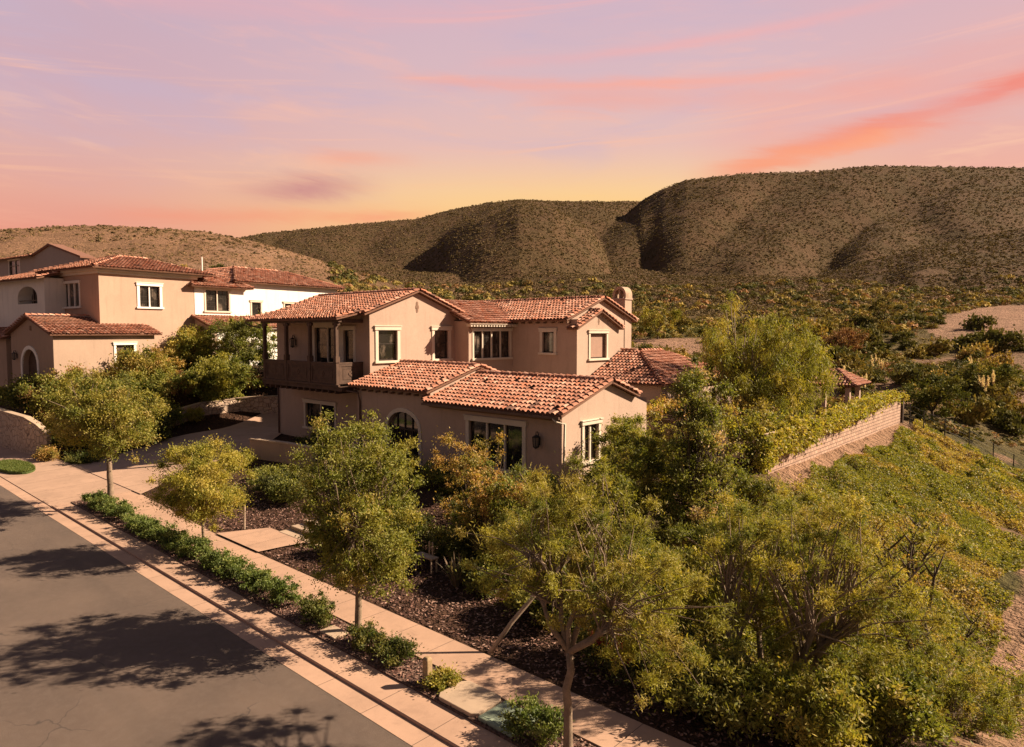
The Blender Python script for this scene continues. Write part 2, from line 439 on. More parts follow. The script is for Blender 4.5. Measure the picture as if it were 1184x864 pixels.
# ------------------------------------------------------------------ street
def sheet(name, mat, x0, x1, y0, y1, z0, z1, bev=0):
    m = MB(); m.box(x0, x1, y0, y1, z0, z1); o = m.build(name, M[mat], bevel=bev); tag(o, kind='structure'); return o
sheet('road', 'asphalt', -140, 70, -9, 7.32, -.3, 0.)
sheet('gutter', 'concrete', -140, 70, 7.324, 7.78, -.3, .006)
m = MB()
ks = [(7.79, -.2), (7.79, .05), (7.805, .066), (8.46, .075), (8.46, -.2)]
m.prism([(-32.6, y, z) for y, z in ks][::-1], (102, 0, 0))
tag(m.build('kerb', M['concrete']), kind='structure')
m = MB(); m.prism([(-140, 7.79, -.2), (-140, 7.79, .03), (-140, 10.9, .16), (-140, 10.9, -.2)][::-1], (107.39, 0, 0))
tag(m.build('driveway_apron', M['concrete_drive']), kind='structure')
sheet('verge_soil', 'mulch', -32.605, 70, 8.465, 9.34, -.2, .112)
m = MB()
m.prism([(70, 9.345, -.2), (70, 10.42, -.2), (-23, 10.42, -.2), (-32.605, 10.95, -.2), (-32.605, 9.345, -.2)][::-1], (0, 0, .34))
tag(m.build('sidewalk', M['concrete_walk']), kind='structure')
# driveway running back beside the house
def ribbon(name, pts, mat, lift):
    """pts: list of (left, right) edge points; draped on the terrain"""
    V = []; F = []; K = 8; rows = []
    for i in range(len(pts)-1):
        for s in range(8):
            t = s/8; a = Vector(pts[i][0]).lerp(Vector(pts[i+1][0]), t); b = Vector(pts[i][1]).lerp(Vector(pts[i+1][1]), t); rows.append((a, b))
    rows.append((Vector(pts[-1][0]), Vector(pts[-1][1])))
    for a, b in rows:
        for k in range(K+1):
            q = a.lerp(b, k/K); V.append((q.x, q.y, max(tz(q.x, q.y), tz(q.x+.3, q.y), tz(q.x, q.y+.3))+lift))
    n = K+1
    for i in range(len(rows)-1):
        for k in range(K): F.append((i*n+k, i*n+k+1, (i+1)*n+k+1, (i+1)*n+k))
    o = npmesh(name, np.array(V), np.array(F)[:, ::-1], M[mat]); tag(o, kind='structure'); return o
ribbon('driveway', [((-41.5, 10.85), (-31.6, 10.85)), ((-42.2, 13.5), (-33.2, 12.6)), ((-43.5, 16.5), (-34.6, 15.5)), ((-44.5, 20.), (-36.2, 19.)), ((-46, 24.5), (-40.35, 22.6)), ((-47, 29), (-40.35, 29))], 'concrete_drive', .05)
ribbon('path', [((-23.4, 10.43), (-20.4, 10.43)), ((-23.0, 11.3), (-20.3, 11.3)), ((-22.6, 12.0), (-20.1, 12.0))], 'concrete_walk', .06)
m = MB()
pl = [(-42.2 + 2.3*math.cos(t)*1.0, 8.9+.75*math.sin(t)) for t in np.linspace(0, 2*math.pi, 28, endpoint=False)]
m.prism([(x-1.0, y-.15, .05) for x, y in pl], (0, 0, .12)); lawn = m.build('lawn', M['lawn']); tag(lawn, kind='structure')

# ------------------------------------------------------------------ roofs
TP = [((.40,.205,.14),6),((.46,.25,.18),6),((.34,.165,.11),5),((.52,.32,.24),2.5),((.26,.125,.085),2),((.42,.18,.11),2.5),((.15,.085,.065),.6)]
TPW = np.array([w for _, w in TP], float); TPW /= TPW.sum(); TPC = np.array([c for c, _ in TP])*np.array([1., .9, .86])
def inside(p, poly):
    c = False; n = len(poly); x, y = p
    for i in range(n):
        x1, y1 = poly[i]; x2, y2 = poly[(i+1) % n]
        if (y1 > y) != (y2 > y) and x < (x2-x1)*(y-y1)/(y2-y1)+x1: c = not c
    return c
def barrel(mb, c, u, v, n, r, L, jit=0.):
    """a half barrel tile: c lower centre, axis v (upslope), width along u, n outward"""
    k = 5; vs = []
    a = (random.random()-.5)*jit
    for s, (rr, lift) in enumerate(((r, .045), (r*.8, .0))):
        o = c+v*(L*s)+n*lift+u*(a*s)
        for j in range(k+1):
            t = math.pi*j/k; vs.append(o+u*(math.cos(t)*rr)+n*(math.sin(t)*rr*.85))
    vs += [c+u*(-r*.0)-n*.0]  # centre, closes the mouth in shade of the tile
    fs = [(j, j+1, k+1+j+1, k+1+j) for j in range(k)]
    mb.add(vs[:-1], fs)
def tile_face(mb, pts, sp=.25, ex=.36, back=None):
    """planar roof face, pts[0]->pts[1] is the eave left to right seen from outside"""
    P = [Vector(p) for p in pts]; u = (P[1]-P[0]).normalized()
    n = u.cross(P[2]-P[0]).normalized()
    if n.z < 0: n = -n
    v = n.cross(u).normalized()
    q = [((p-P[0]).dot(u), (p-P[0]).dot(v)) for p in P]
    mb.cur = (.17, .085, .055)
    mb.prism([p for p in P], -n*.09)
    u0, u1 = min(a for a, _ in q), max(a for a, _ in q); v0, v1 = min(b for _, b in q), max(b for _, b in q)
    nu = max(1, int(round((u1-u0)/sp))); nv = max(1, int((v1-v0)/ex)+1)
    pr = .0
    for i in range(nu):
        uc = u0+(i+.5)*(u1-u0)/nu
        for j in range(nv):
            vc = v0-.07+j*ex
            if not inside((uc, max(vc+ex*.5, v0+.01)), q): continue
            mb.cur = tuple(TPC[RNG.choice(len(TPC), p=TPW)]*RNG.uniform(.85, 1.15))
            if random.random() < .012: continue
            barrel(mb, P[0]+u*(uc+RNG.normal(0, .007))+v*(vc+RNG.normal(0, .012))+n*.012, u, v, n, sp*.43, ex*1.12, .02)
def cap_run(mb, a, b, r=.13, ex=.36, side=None):
    a = Vector(a); b = Vector(b); v = (b-a); L = v.length; v.normalize()
    u = v.cross(Vector((0, 0, 1))).normalized(); n = u.cross(v).normalized()
    if n.z < 0: n = -n
    for i in range(max(1, int(L/ex))):
        mb.cur = tuple(TPC[RNG.choice(len(TPC), p=TPW)]*RNG.uniform(.85, 1.15))
        barrel(mb, a+v*(i*ex)+n*.03, u, v, n, r, ex*1.12)
def roof(parent, off, faces, caps=(), name='roof'):
    mb = MB(off)
    for f in faces: tile_face(mb, f)
    for c in caps: cap_run(mb, *c)
    return mb.build(name, M['tile'], parent)

# ------------------------------------------------------------------ walls and windows
def panel(mb, p, q, z0, z1, holes=(), dep=.22):
    o, u, n, L = frame(p, q)
    xs = sorted({0, L}|{h[0] for h in holes}|{h[1] for h in holes}); zs = sorted({z0, z1}|{h[2] for h in holes}|{h[3] for h in holes})
    def P(a, b, z): return (o[0]+u[0]*a-n[0]*b, o[1]+u[1]*a-n[1]*b, z)
    for i in range(len(xs)-1):
        for j in range(len(zs)-1):
            cx = (xs[i]+xs[i+1])/2; cz = (zs[j]+zs[j+1])/2
            if any(h[0] < cx < h[1] and h[2] < cz < h[3] for h in holes): continue
            mb.add([P(xs[i], 0, zs[j]), P(xs[i+1], 0, zs[j]), P(xs[i+1], 0, zs[j+1]), P(xs[i], 0, zs[j+1])], [(0, 1, 2, 3)])
    for a, b, c, d in holes:
        mb.add([P(a,0,c),P(b,0,c),P(b,0,d),P(a,0,d),P(a,dep,c),P(b,dep,c),P(b,dep,d),P(a,dep,d)], [(0,4,5,1),(1,5,6,2),(2,6,7,3),(3,7,4,0)])

def window(parent, off, p, q, h, panes=2, trim=.16, rail=.5, casing='trim', sash='sash', sill=True, head=True, name='window', transom=None, blind=False, proud=.05, label=None):
    o, u, n, L = frame(p, q); a, b, c, d = h
    mb = MB(off); t = trim
    mb.obox(o, u, n, a-t, a+.001, -.02, proud, c, d); mb.obox(o, u, n, b-.001, b+t, -.02, proud, c, d)
    mb.obox(o, u, n, a-t-(.05 if head else 0), b+t+(.05 if head else 0), -.02, proud+(.04 if head else 0), d-.001, d+t)
    if head: mb.obox(o, u, n, a-t-.09, b+t+.09, -.02, proud+.075, d+t+.001, d+t+.05)
    if sill: mb.obox(o, u, n, a-t-.07, b+t+.07, -.02, proud+.08, c-.13, c+.001)
    else: mb.obox(o, u, n, a-t, b+t, -.02, proud, c-.1, c+.001)
    w = mb.build(name, M[casing], parent, bevel=.012)
    if label: w['label'] = label
    fb = MB(off); W = (b-a)/panes; s = .05
    g = MB(off)
    for i in range(panes):
        x0 = a+i*W+(.0 if i == 0 else .045); x1 = a+(i+1)*W-(.0 if i == panes-1 else .045)
        for (ua, ub, za, zb) in ((x0, x0+s, c, d), (x1-s, x1, c, d), (x0+s, x1-s, c, c+s+.02), (x0+s, x1-s, d-s, d)):
            fb.obox(o, u, n, ua, ub, -.17, -.11, za, zb)
        if rail: fb.obox(o, u, n, x0+s, x1-s, -.165, -.115, c+(d-c)*rail-.02, c+(d-c)*rail+.02)
        if transom: 
            for k in range(1, transom): fb.obox(o, u, n, x0+s, x1-s, -.162, -.118, c+(d-c)*k/transom-.01, c+(d-c)*k/transom+.01)
            fb.obox(o, u, n, (x0+x1)/2-.012, (x0+x1)/2+.012, -.163, -.117, c+.07, d-s)
        g.obox(o, u, n, x0+s*.6, x1-s*.6, -.152, -.14, c+.03, d-.03)
    for i in range(1, panes):
        mu = MB(off); mu.obox(o, u, n, a+i*W-.045, a+i*W+.045, -.19, -.03, c, d); mu.build('mullion', M[casing], w)
    fb.build('frame', M[sash], w)
    g.build('pane', M['blind' if blind else 'glass'], w)
    return w

def gable_tri(mb, p, q, z, apex_t, za, thick=.0):
    o, u, n, L = frame(p, q)
    mb.add([(p[0], p[1], z), (q[0], q[1], z), (o[0]+u[0]*L*apex_t, o[1]+u[1]*L*apex_t, za)], [(0, 1, 2)])

def lantern(parent, off, p, n, z, name='wall_lantern', s=1.):
    """wall lantern: bracket, cage, glass"""
    mb = MB(off); x, y = p
    cx, cy = x+n[0]*.2*s, y+n[1]*.2*s
    mb.lathe((cx, cy, z), [(.0, .34*s), (.05*s, .30*s), (.16*s, .24*s), (.15*s, .22*s)], 8)
    mb.lathe((cx, cy, z), [(.0, -.24*s), (.06*s, -.2*s), (.12*s, -.16*s), (.12*s, -.13*s)], 8)
    for k in range(6):
        t = k*math.pi/3
        mb.tube([(cx+.12*s*math.cos(t), cy+.12*s*math.sin(t), z-.14*s), (cx+.145*s*math.cos(t), cy+.145*s*math.sin(t), z+.23*s)], .012*s, 4)
    mb.tube([(x, y, z+.1*s), (x+n[0]*.1*s, y+n[1]*.1*s, z+.42*s), (cx, cy, z+.42*s), (cx, cy, z+.33*s)], .02*s, 6)
    mb.box(x-.05*s if n[0] == 0 else x-.0, x+.05*s if n[0] == 0 else x+.03, y-.05*s if n[1] == 0 else y-.03, y+.05*s if n[1] == 0 else y, z-.1*s, z+.2*s)
    l = mb.build(name, M['metal'], parent)
    g = MB(off); g.lathe((cx, cy, z), [(.085*s, -.13*s), (.11*s, .21*s)], 8); g.build('lamp_glass', M['lamp_glass'], l)
    return l

def vent(parent, off, y, z, x, s=.3):
    """four-lobed gable vent on a +X wall"""
    mb = MB(off)
    for (dy, dz, r) in ((0, .55, .62), (0, -.55, .62), (.42, 0, .5), (-.42, 0, .5)):
        pts = [(x-.01, y+dy*s*.5+math.cos(t)*r*s*.42, z+dz*s+math.sin(t)*r*s*.75) for t in np.linspace(0, 2*math.pi, 10, endpoint=False)]
        mb.prism(pts, (.022+.002*(dy > 0)+.004*(dz > 0), 0, 0))
    v = mb.build('gable_vent', M['soffit'], parent)
    return v

def arch_fill(mb, o, u, n, a, b, zs, zt, dep=.22, k=10):
    """spandrels: fills the corners of a rectangular hole whose top is zt so that an arch springing at zs remains"""
    cx = (a+b)/2; r = (b-a)/2; h = zt-zs
    def P(s, t, z): return (o[0]+u[0]*s-n[0]*t, o[1]+u[1]*s-n[1]*t, z)
    A = [(cx+r*math.cos(math.pi-math.pi*i/(2*k)), zs+h*math.sin(math.pi*i/(2*k))) for i in range(k+1)]
    for sgn in (1, -1):
        pts = [(cx+(x-cx)*sgn, z) for x, z in A]+[((a if sgn == 1 else b), zt)]
        ring = [P(s, 0, z) for s, z in pts]; back = [P(s, dep, z) for s, z in pts]
        N = len(pts)
        f = [tuple(range(N)) if sgn == 1 else tuple(range(N))[::-1]]
        f += [(i, i+1, N+i+1, N+i) for i in range(N-2)]
        mb.add(ring+back, f)
def arch_trim(mb, o, u, n, a, b, z0, zs, zt, w=.18, proud=.05, k=12):
    cx = (a+b)/2; r = (b-a)/2; h = zt-zs
    inn = [(a, z0)]+[(cx-r*math.cos(math.pi*i/k), zs+h*math.sin(math.pi*i/k)) for i in range(k+1)]+[(b, z0)]
    out = [(a-w, z0)]+[(cx-(r+w)*math.cos(math.pi*i/k), zs+(h+w)*math.sin(math.pi*i/k)) for i in range(k+1)]+[(b+w, z0)]
    def P(s, t, z): return (o[0]+u[0]*s+n[0]*t, o[1]+u[1]*s+n[1]*t, z)
    for i in range(len(inn)-1):
        q = [inn[i], inn[i+1], out[i+1], out[i]]
        mb.add([P(s, -.03, z) for s, z in q]+[P(s, proud, z) for s, z in q], [(0,1,2,3),(7,6,5,4),(0,4,5,1),(1,5,6,2),(2,6,7,3),(3,7,4,0)])

# ------------------------------------------------------------------ main house
HO = (-27., 26., .7)
house = empty('stucco_house', HO)
tag(house, 'two-storey peach stucco house with clay tile roofs and a dark wooden balcony', 'house')
W = MB(HO)
Z0 = -.3
# front wings (one storey)
win_f = (2.6, 5.75, 1.38, 3.3)
panel(W, (-24.2, 21), (-16.4, 21), Z0, 3.95, [win_f])
arch = (2.55, 4.95, .75, 3.3)
panel(W, (-30.0, 21), (-24.2, 21), Z0, 4.35, [arch])
arch_fill(W, *frame((-30.0, 21), (-24.2, 21))[:3], 2.55, 4.95, 2.45, 3.3)
win_s = (1.45, 2.45, 1.9, 3.4)
panel(W, (-16.4, 21), (-16.4, 27.3), Z0, 3.95, [win_s])
gable_tri(W, (-16.4, 21), (-16.4, 27.3), 3.95, .5, 5.02)
# vertical step between the two wing roofs
W.add([(-24.2, 21, 3.9), (-24.2, 27.3, 3.9), (-24.2, 27.3, 4.25), (-24.2, 24.15, 5.42), (-24.2, 21, 4.4)], [(0, 1, 2, 3, 4)])
# upper gable block
g1 = [(.55, 1.85, 5.62, 7.3), (4.6, 5.7, 5.62, 7.3)]
panel(W, (-30.38, 22.1), (-30.38, 28.72), Z0, 8.22, g1)
gable_tri(W, (-30.38, 22.1), (-30.38, 28.72), 8.22, .5, 9.42)
bd = (4.4, 6.9, 4.3, 7.45); bd2 = (7.35, 8.3, 4.3, 7.3); lw = (3.25, 6.35, 1.5, 2.95)
panel(W, (-40.16, 22.1), (-30.38, 22.1), Z0, 8.22, [bd, bd2, lw])
panel(W, (-40.16, 28.72), (-40.16, 22.1), Z0, 8.22)
gable_tri(W, (-40.16, 28.72), (-40.16, 22.1), 8.22, .5, 9.42)
# bay and rear block
panel(W, (-30.38, 28.3), (-29.13, 28.3), Z0, 7.85)
bw = (.42, 3.6, 5.62, 7.25)
panel(W, (-29.13, 28.3), (-29.13, 32.3), Z0, 7.72, [bw])
mw = (2.45, 3.35, 5.95, 7.2)
panel(W, (-29.13, 32.2), (-24.06, 32.2), Z0, 7.95, [mw])
sw_ = (1.3, 3.0, 5.6, 7.12)
panel(W, (-24.06, 32.2), (-24.06, 36.6), Z0, 7.5, [sw_])
gable_tri(W, (-24.06, 32.2), (-24.06, 36.6), 7.5, .5, 8.38)
W.box(-24.7, -24.07, 36.585, 36.6, Z0, 7.5)
panel(W, (-24.7, 32.21), (-24.7, 39.0), 7.0, 7.95)
panel(W, (-24.7, 36.6), (-24.7, 39.0), Z0, 7.0)
gable_tri(W, (-24.7, 32.21), (-24.7, 39.0), 7.95, .5, 9.2)
panel(W, (-24.7, 39.0), (-41, 39.0), Z0, 7.95)
panel(W, (-41, 39.0), (-41, 28.72), Z0, 7.95)
# right hipped wing
panel(W, (-24.06, 33.5), (-19.2, 33.5), Z0, 4.3)
hw = (1.5, 3.1, .9, 3.0)
panel(W, (-19.2, 33.5), (-19.2, 42.5), Z0, 4.3, [hw])
panel(W, (-19.2, 42.5), (-26, 42.5), Z0, 4.3)
panel(W, (-16.4, 27.3), (-16.4-13, 27.3), Z0, 4.2)
W.build('wall', M['stucco_main'], house)
# flat roof over the inner patio
m = MB(HO); m.box(-24.0, -16.5, 27.0, 27.25, 3.6, 3.9); m.build('parapet', M['stucco_main'], house)
# windows
window(house, HO, (-24.2, 21), (-16.4, 21), win_f, 3, .2, 0, label='wide three-panel casement window under the front tile roof', sash='sash')
window(house, HO, (-16.4, 21), (-16.4, 27.3), win_s, 2, .16, .5)
window(house, HO, (-30.38, 22.1), (-30.38, 28.72), g1[0], 1, .2, .55)
window(house, HO, (-30.38, 22.1), (-30.38, 28.72), g1[1], 1, .2, .55)
window(house, HO, (-40.16, 22.1), (-30.38, 22.1), lw, 2, .18, 0)
window(house, HO, (-29.13, 28.3), (-29.13, 32.3), bw, 4, .14, 0, transom=4, label='four-light bay window with cream posts', proud=.04)
window(house, HO, (-29.13, 32.2), (-24.06, 32.2), mw, 1, .2, 0)
window(house, HO, (-24.06, 32.2), (-24.06, 36.6), sw_, 1, .16, 0, blind=True, label='gable window with a drawn tan blind')
window(house, HO, (-19.2, 33.5), (-19.2, 42.5), hw, 2, .16, 0)
d1 = window(house, HO, (-40.16, 22.1), (-30.38, 22.1), bd, 2, .26, .68, name='balcony_door', sill=False, label='dark glazed double door opening on the balcony')
window(house, HO, (-40.16, 22.1), (-30.38, 22.1), bd2, 1, .2, 0, sill=False)
# arched window
fr = frame((-30.0, 21), (-24.2, 21)); mb = MB(HO)
arch_trim(mb, *fr[:3], 2.55, 4.95, .75, 2.45, 3.3, .2)
aw = mb.build('arched_window', M['trim'], house, bevel=.01)
mb = MB(HO); mb.obox(*fr[:3], 2.5, 5.0, -.19, -.17, .7, 3.3); mb.build('pane', M['glass'], aw)
mb = MB(HO)
for k in range(5): mb.obox(*fr[:3], 2.55+k*.58, 2.61+k*.58, -.165, -.12, .75, 3.25)
mb.obox(*fr[:3], 2.55, 4.95, -.162, -.122, 2.4, 2.48); mb.build('frame', M['sash'], aw)
vent(house, HO, 25.41, 8.62, -30.38, .32); vent(house, HO, 34.4, 7.85, -24.06, .22)
lantern(house, HO, (-17.55, 21), (0, -1), 2.75, s=1.05)
lantern(house, HO, (-37.9, 22.1), (0, -1), 6.5, s=1.15)
# roofs
def gable_roof_x(x0, x1, ye0, ye1, yr, ze, zr, ze1=None, name='roof', rake=(True, True)):
    """ridge along X; eaves at ye0 (-Y side) and ye1 (+Y side)"""
    ze1 = ze if ze1 is None else ze1
    f = [[(x0, ye0, ze), (x1, ye0, ze), (x1, yr, zr), (x0, yr, zr)], [(x1, ye1, ze1), (x0, ye1, ze1), (x0, yr, zr), (x1, yr, zr)]]
    c = [((x0, yr, zr), (x1, yr, zr), .14)]
    for x, on in ((x0+.02, rake[0]), (x1-.02, rake[1])):
        if on: c += [((x, ye0, ze+.03), (x, yr, zr+.03), .12), ((x, ye1, ze1+.03), (x, yr, zr+.03), .12)]
    return f, c
f, c = gable_roof_x(-24.35, -16.15, 20.65, 26.35, 24.15, 3.97, 5.14, 4.4); roof(house, HO, f, c)
f, c = gable_roof_x(-30.35, -24.05, 20.65, 27.6, 24.15, 4.42, 5.5, 4.3, rake=(False, True)); roof(house, HO, f, c)
f, c = gable_roof_x(-40.45, -30.12, 21.6, 29.2, 25.41, 8.17, 9.57); roof(house, HO, f, c)
roof(house, HO, [[(-40.5, 20.15, 7.92), (-30.55, 20.15, 7.92), (-30.45, 22.35, 8.43), (-40.45, 22.35, 8.43)]], [((-40.47, 20.15, 7.95), (-40.43, 22.35, 8.46), .12), ((-30.57, 20.15, 7.95), (-30.47, 22.35, 8.46), .12)], name='balcony_roof')
f, c = gable_roof_x(-41.4, -24.45, 31.75, 39.45, 35.6, 7.93, 9.34); roof(house, HO, f, c)
f, c = gable_roof_x(-24.65, -23.8, 31.95, 36.85, 34.4, 7.42, 8.5, rake=(False, True)); roof(house, HO, f, c)
roof(house, HO, [[(-28.75, 27.95, 7.76), (-28.75, 32.5, 7.76), (-32.4, 33.5, 9.2), (-32.4, 27.95, 9.2)]], [((-28.75, 28.0, 7.8), (-31.2, 28.0, 8.8), .12)], name='bay_roof')
roof(house, HO, [[(-24.0, 33.0, 4.3), (-18.8, 33.0, 4.3), (-22.6, 36.8, 6.0), (-24.0, 36.8, 6.0)], [(-18.8, 33.0, 4.3), (-18.8, 43.0, 4.3), (-22.6, 39.5, 6.0), (-22.6, 36.8, 6.0)],
     [(-18.8, 43, 4.3), (-26, 43, 4.3), (-26, 39.5, 6.0), (-22.6, 39.5, 6.0)]],
     [((-18.8, 33.0, 4.33), (-22.6, 36.8, 6.03), .13), ((-22.6, 36.8, 6.02), (-22.6, 39.5, 6.02), .13), ((-24.0, 36.8, 6.02), (-22.6, 36.8, 6.02), .13)], name='hip_roof')
# timber eaves, cream bay cornice
for (xa, xb, y0, y1, z0, z1) in ((-24.1, -16.4, 20.7, 21.0, 3.78, 3.87), (-29.9, -24.3, 20.7, 21.0, 4.16, 4.26), (-28.8, -24.3, 31.85, 32.2, 7.72, 7.82)):
    for x in np.arange(xa, xb, .6):
        m = MB(HO); m.box(x, x+.09, y0, y1, z0, z1); m.build('rafter', M['soffit'], house)
m = MB(HO); m.box(-24.2, -16.4, 20.9, 20.999, 3.7, 3.779); m.build('fascia', M['soffit'], house)
m = MB(HO)
for y in np.arange(28.1, 32.2, .24): m.box(-29.12, -28.72, y, y+.12, 7.52, 7.66)
m.box(-29.12, -28.66, 28.0, 32.19, 7.661, 7.69)
m.build('cornice', M['trim'], house)
# chimney with arched cap
m = MB(HO); CX0, CX1, CY0, CY1 = -25.6, -24.66, 38.2, 39.02
m.box(CX0, CX1, CY0, CY1, .3, 9.4); m.box(CX0-.06, CX1+.06, CY0-.06, CY1+.06, 9.32, 9.42)
ch = m.build('chimney', M['stucco_main'], house, bevel=.02)
m = MB(HO)
def ring(r0, r1, zc, x, y0, y1, k=14):
    for i in range(k):
        a, b = math.pi*i/k, math.pi*(i+1)/k
        q = [(x+r0*math.cos(a), zc+r0*math.sin(a)*1.1), (x+r1*math.cos(a), zc+r1*math.sin(a)*1.1), (x+r1*math.cos(b), zc+r1*math.sin(b)*1.1), (x+r0*math.cos(b), zc+r0*math.sin(b)*1.1)]
        m.add([(p, y0, z) for p, z in q]+[(p, y1, z) for p, z in q], [(0,1,2,3),(7,6,5,4),(0,4,5,1),(1,5,6,2),(2,6,7,3),(3,7,4,0)])
xc = (CX0+CX1)/2
ring(.36, .52, 9.62, xc, CY0+.02, CY1-.02)
m.box(xc-.52, xc-.36, CY0+.02, CY1-.02, 9.42, 9.62); m.box(xc+.36, xc+.52, CY0+.02, CY1-.02, 9.42, 9.62)
m.box(xc-.05, xc+.05, CY0+.06, CY1-.06, 9.42, 10.0)
m.build('chimney_cap', M['stone'], ch)
# balcony
m = MB(HO); m.box(-38.75, -30.45, 20.35, 22.1, 4.1, 4.3)
for x in np.arange(-38.5, -30.5, .62): m.box(x, x+.1, 20.3, 22.1, 3.93, 4.099)
m.box(-38.78, -30.7, 20.3, 20.42, 4.31, 4.42)
bal = m.build('balcony', M['wood'], house, bevel=.01)
for x in (-38.6, -36.1, -33.6, -31.05):
    m = MB(HO); m.box(x-.09, x+.09, 20.36, 20.54, 4.3, 7.72); m.box(x-.13, x+.13, 20.32, 20.58, 5.58, 5.9); m.box(x-.25, x+.25, 20.38, 20.52, 7.55, 7.7)
    m.build('post', M['wood'], bal, bevel=.012)
m = MB(HO); m.box(-38.9, -30.7, 20.36, 20.56, 7.72, 7.88)
for x in np.arange(-38.7, -30.8, .5): m.box(x, x+.08, 20.2, 22.1, 7.88, 7.9)
m.box(-31.15, -30.95, 20.57, 22.09, 7.7, 7.86)
m.build('beam', M['wood'], bal)
def bpanel(p, q):
    o, u, n, L = frame(p, q); m = MB(HO)
    m.obox(o, u, n, 0, L, -.03, .03, 4.42, 5.5); m.obox(o, u, n, -.02, L+.02, -.07, .07, 5.5, 5.58)
    for (a, b, c, d) in ((0, L, 4.43, 4.56), (0, L, 5.36, 5.499), (0, .14, 4.56, 5.36), (L-.14, L, 4.56, 5.36)): m.obox(o, u, n, a, b, .03, .06, c, d)
    cx, cz = L/2, 4.96
    for k in range(4):
        t = k*math.pi/2; m.obox(o, u, n, cx+.09*math.cos(t)-.06, cx+.09*math.cos(t)+.06, .031, .05+.002*k, cz+.09*math.sin(t)-.06, cz+.09*math.sin(t)+.06)
    for (a, b, c, d) in ((.25, L-.25, 4.66, 4.69), (.25, L-.25, 5.23, 5.26), (.25, .28, 4.69, 5.23), (L-.28, L-.25, 4.69, 5.23)): m.obox(o, u, n, a, b, .031, .045, c, d)
    return m.build('railing_panel', M['wood'], bal, bevel=.006)
bpanel((-38.5, 20.45), (-36.2, 20.45)); bpanel((-36.0, 20.45), (-33.7, 20.45)); bpanel((-33.5, 20.45), (-31.15, 20.45))
bpanel((-31.05, 20.56), (-31.05, 22.08)); 
# gutters and downspouts
def pipe(parent, off, pts, r=.05, name='downspout', mat='copper'):
    m = MB(off); m.tube(pts, r, 8); return m.build(name, M[mat], parent, smooth=True)
pipe(house, HO, [(-40.0, 22.02, 4.0), (-40.0, 22.02, 0.3)])
pipe(house, HO, [(-40.4, 20.1, 7.8), (-40.2, 20.3, 7.6), (-39.2, 20.5, 7.45)], .045)
pipe(house, HO, [(-31.0, 20.4, 4.05), (-30.6, 20.6, 4.12), (-29.75, 20.85, 4.05), (-29.7, 20.93, 3.6), (-29.7, 20.93, .4)], .05)
pipe(house, HO, [(-16.5, 20.55, 3.85), (-16.35, 20.6, 3.7), (-16.2, 20.93, 3.62), (-16.3, 20.93, .3)], .045, mat='trim')
m = MB(HO); m.box(-24.3, -16.2, 20.52, 20.62, 3.82, 3.92); m.build('gutter', M['copper'], house)

# ------------------------------------------------------------------ neighbouring houses (own street frame, turned 8.5 degrees)
NR = R(8.5); NO = (-53.65, 16.15, 4.0)
def N0(name, off=(0, 0, 0)):
    c, s = math.cos(NR), math.sin(NR)
    return empty(name, (NO[0]+off[0]*c-off[1]*s, NO[1]+off[0]*s+off[1]*c, NO[2]+off[2]), NR)
Q = (0, 0, 0)
orange = N0('stucco_house')
tag(orange, 'orange stucco two-storey neighbour house with low hipped tile roof and arched entrance wing', 'house')
W = MB()
panel(W, (0, 0), (0, 7.05), -1, 7.5, [(2.82, 4.3, 5.05, 6.6)]); panel(W, (-7.6, 0), (0, 0), -1, 7.5, [(2.1, 4.75, 5.05, 6.75)])
panel(W, (0, 7.05), (-7.6, 7.05), -1, 7.5); panel(W, (-7.6, 12), (-7.6, 0), -1, 7.5)
W.build('wall', M['stucco_orange'], orange)
m = MB(); m.box(-8.0, .35, -.35, 7.6, 7.5, 7.72); m.box(-7.75, .15, -.15, 7.3, 7.3, 7.499); m.build('soffit', M['trim'], orange)
roof(orange, Q, [[(-8.3, -.65, 7.72), (.6, -.65, 7.72), (-3, 2.9, 8.85), (-4.7, 2.9, 8.85)], [(.6, -.65, 7.72), (.6, 8.6, 7.72), (-3, 5.2, 8.85), (-3, 2.9, 8.85)],
     [(.6, 8.6, 7.72), (-8.3, 8.6, 7.72), (-4.7, 5.2, 8.85), (-3, 5.2, 8.85)], [(-8.3, 8.6, 7.72), (-8.3, -.65, 7.72), (-4.7, 2.9, 8.85), (-4.7, 5.2, 8.85)]],
     [((.6, -.65, 7.75), (-3, 2.9, 8.88), .13), ((-3, 2.9, 8.87), (-3, 5.2, 8.87), .13), ((-8.3, -.65, 7.75), (-4.7, 2.9, 8.88), .13), ((-4.7, 2.9, 8.87), (-3, 2.9, 8.87), .13)])
window(orange, Q, (0, 0), (0, 7.05), (2.82, 4.3, 5.05, 6.6), 2, .2, 0, 'trim_white', 'sash', transom=4)
window(orange, Q, (-7.6, 0), (0, 0), (2.1, 4.75, 5.05, 6.75), 3, .13, 0, 'trim_white', 'sash_pale')
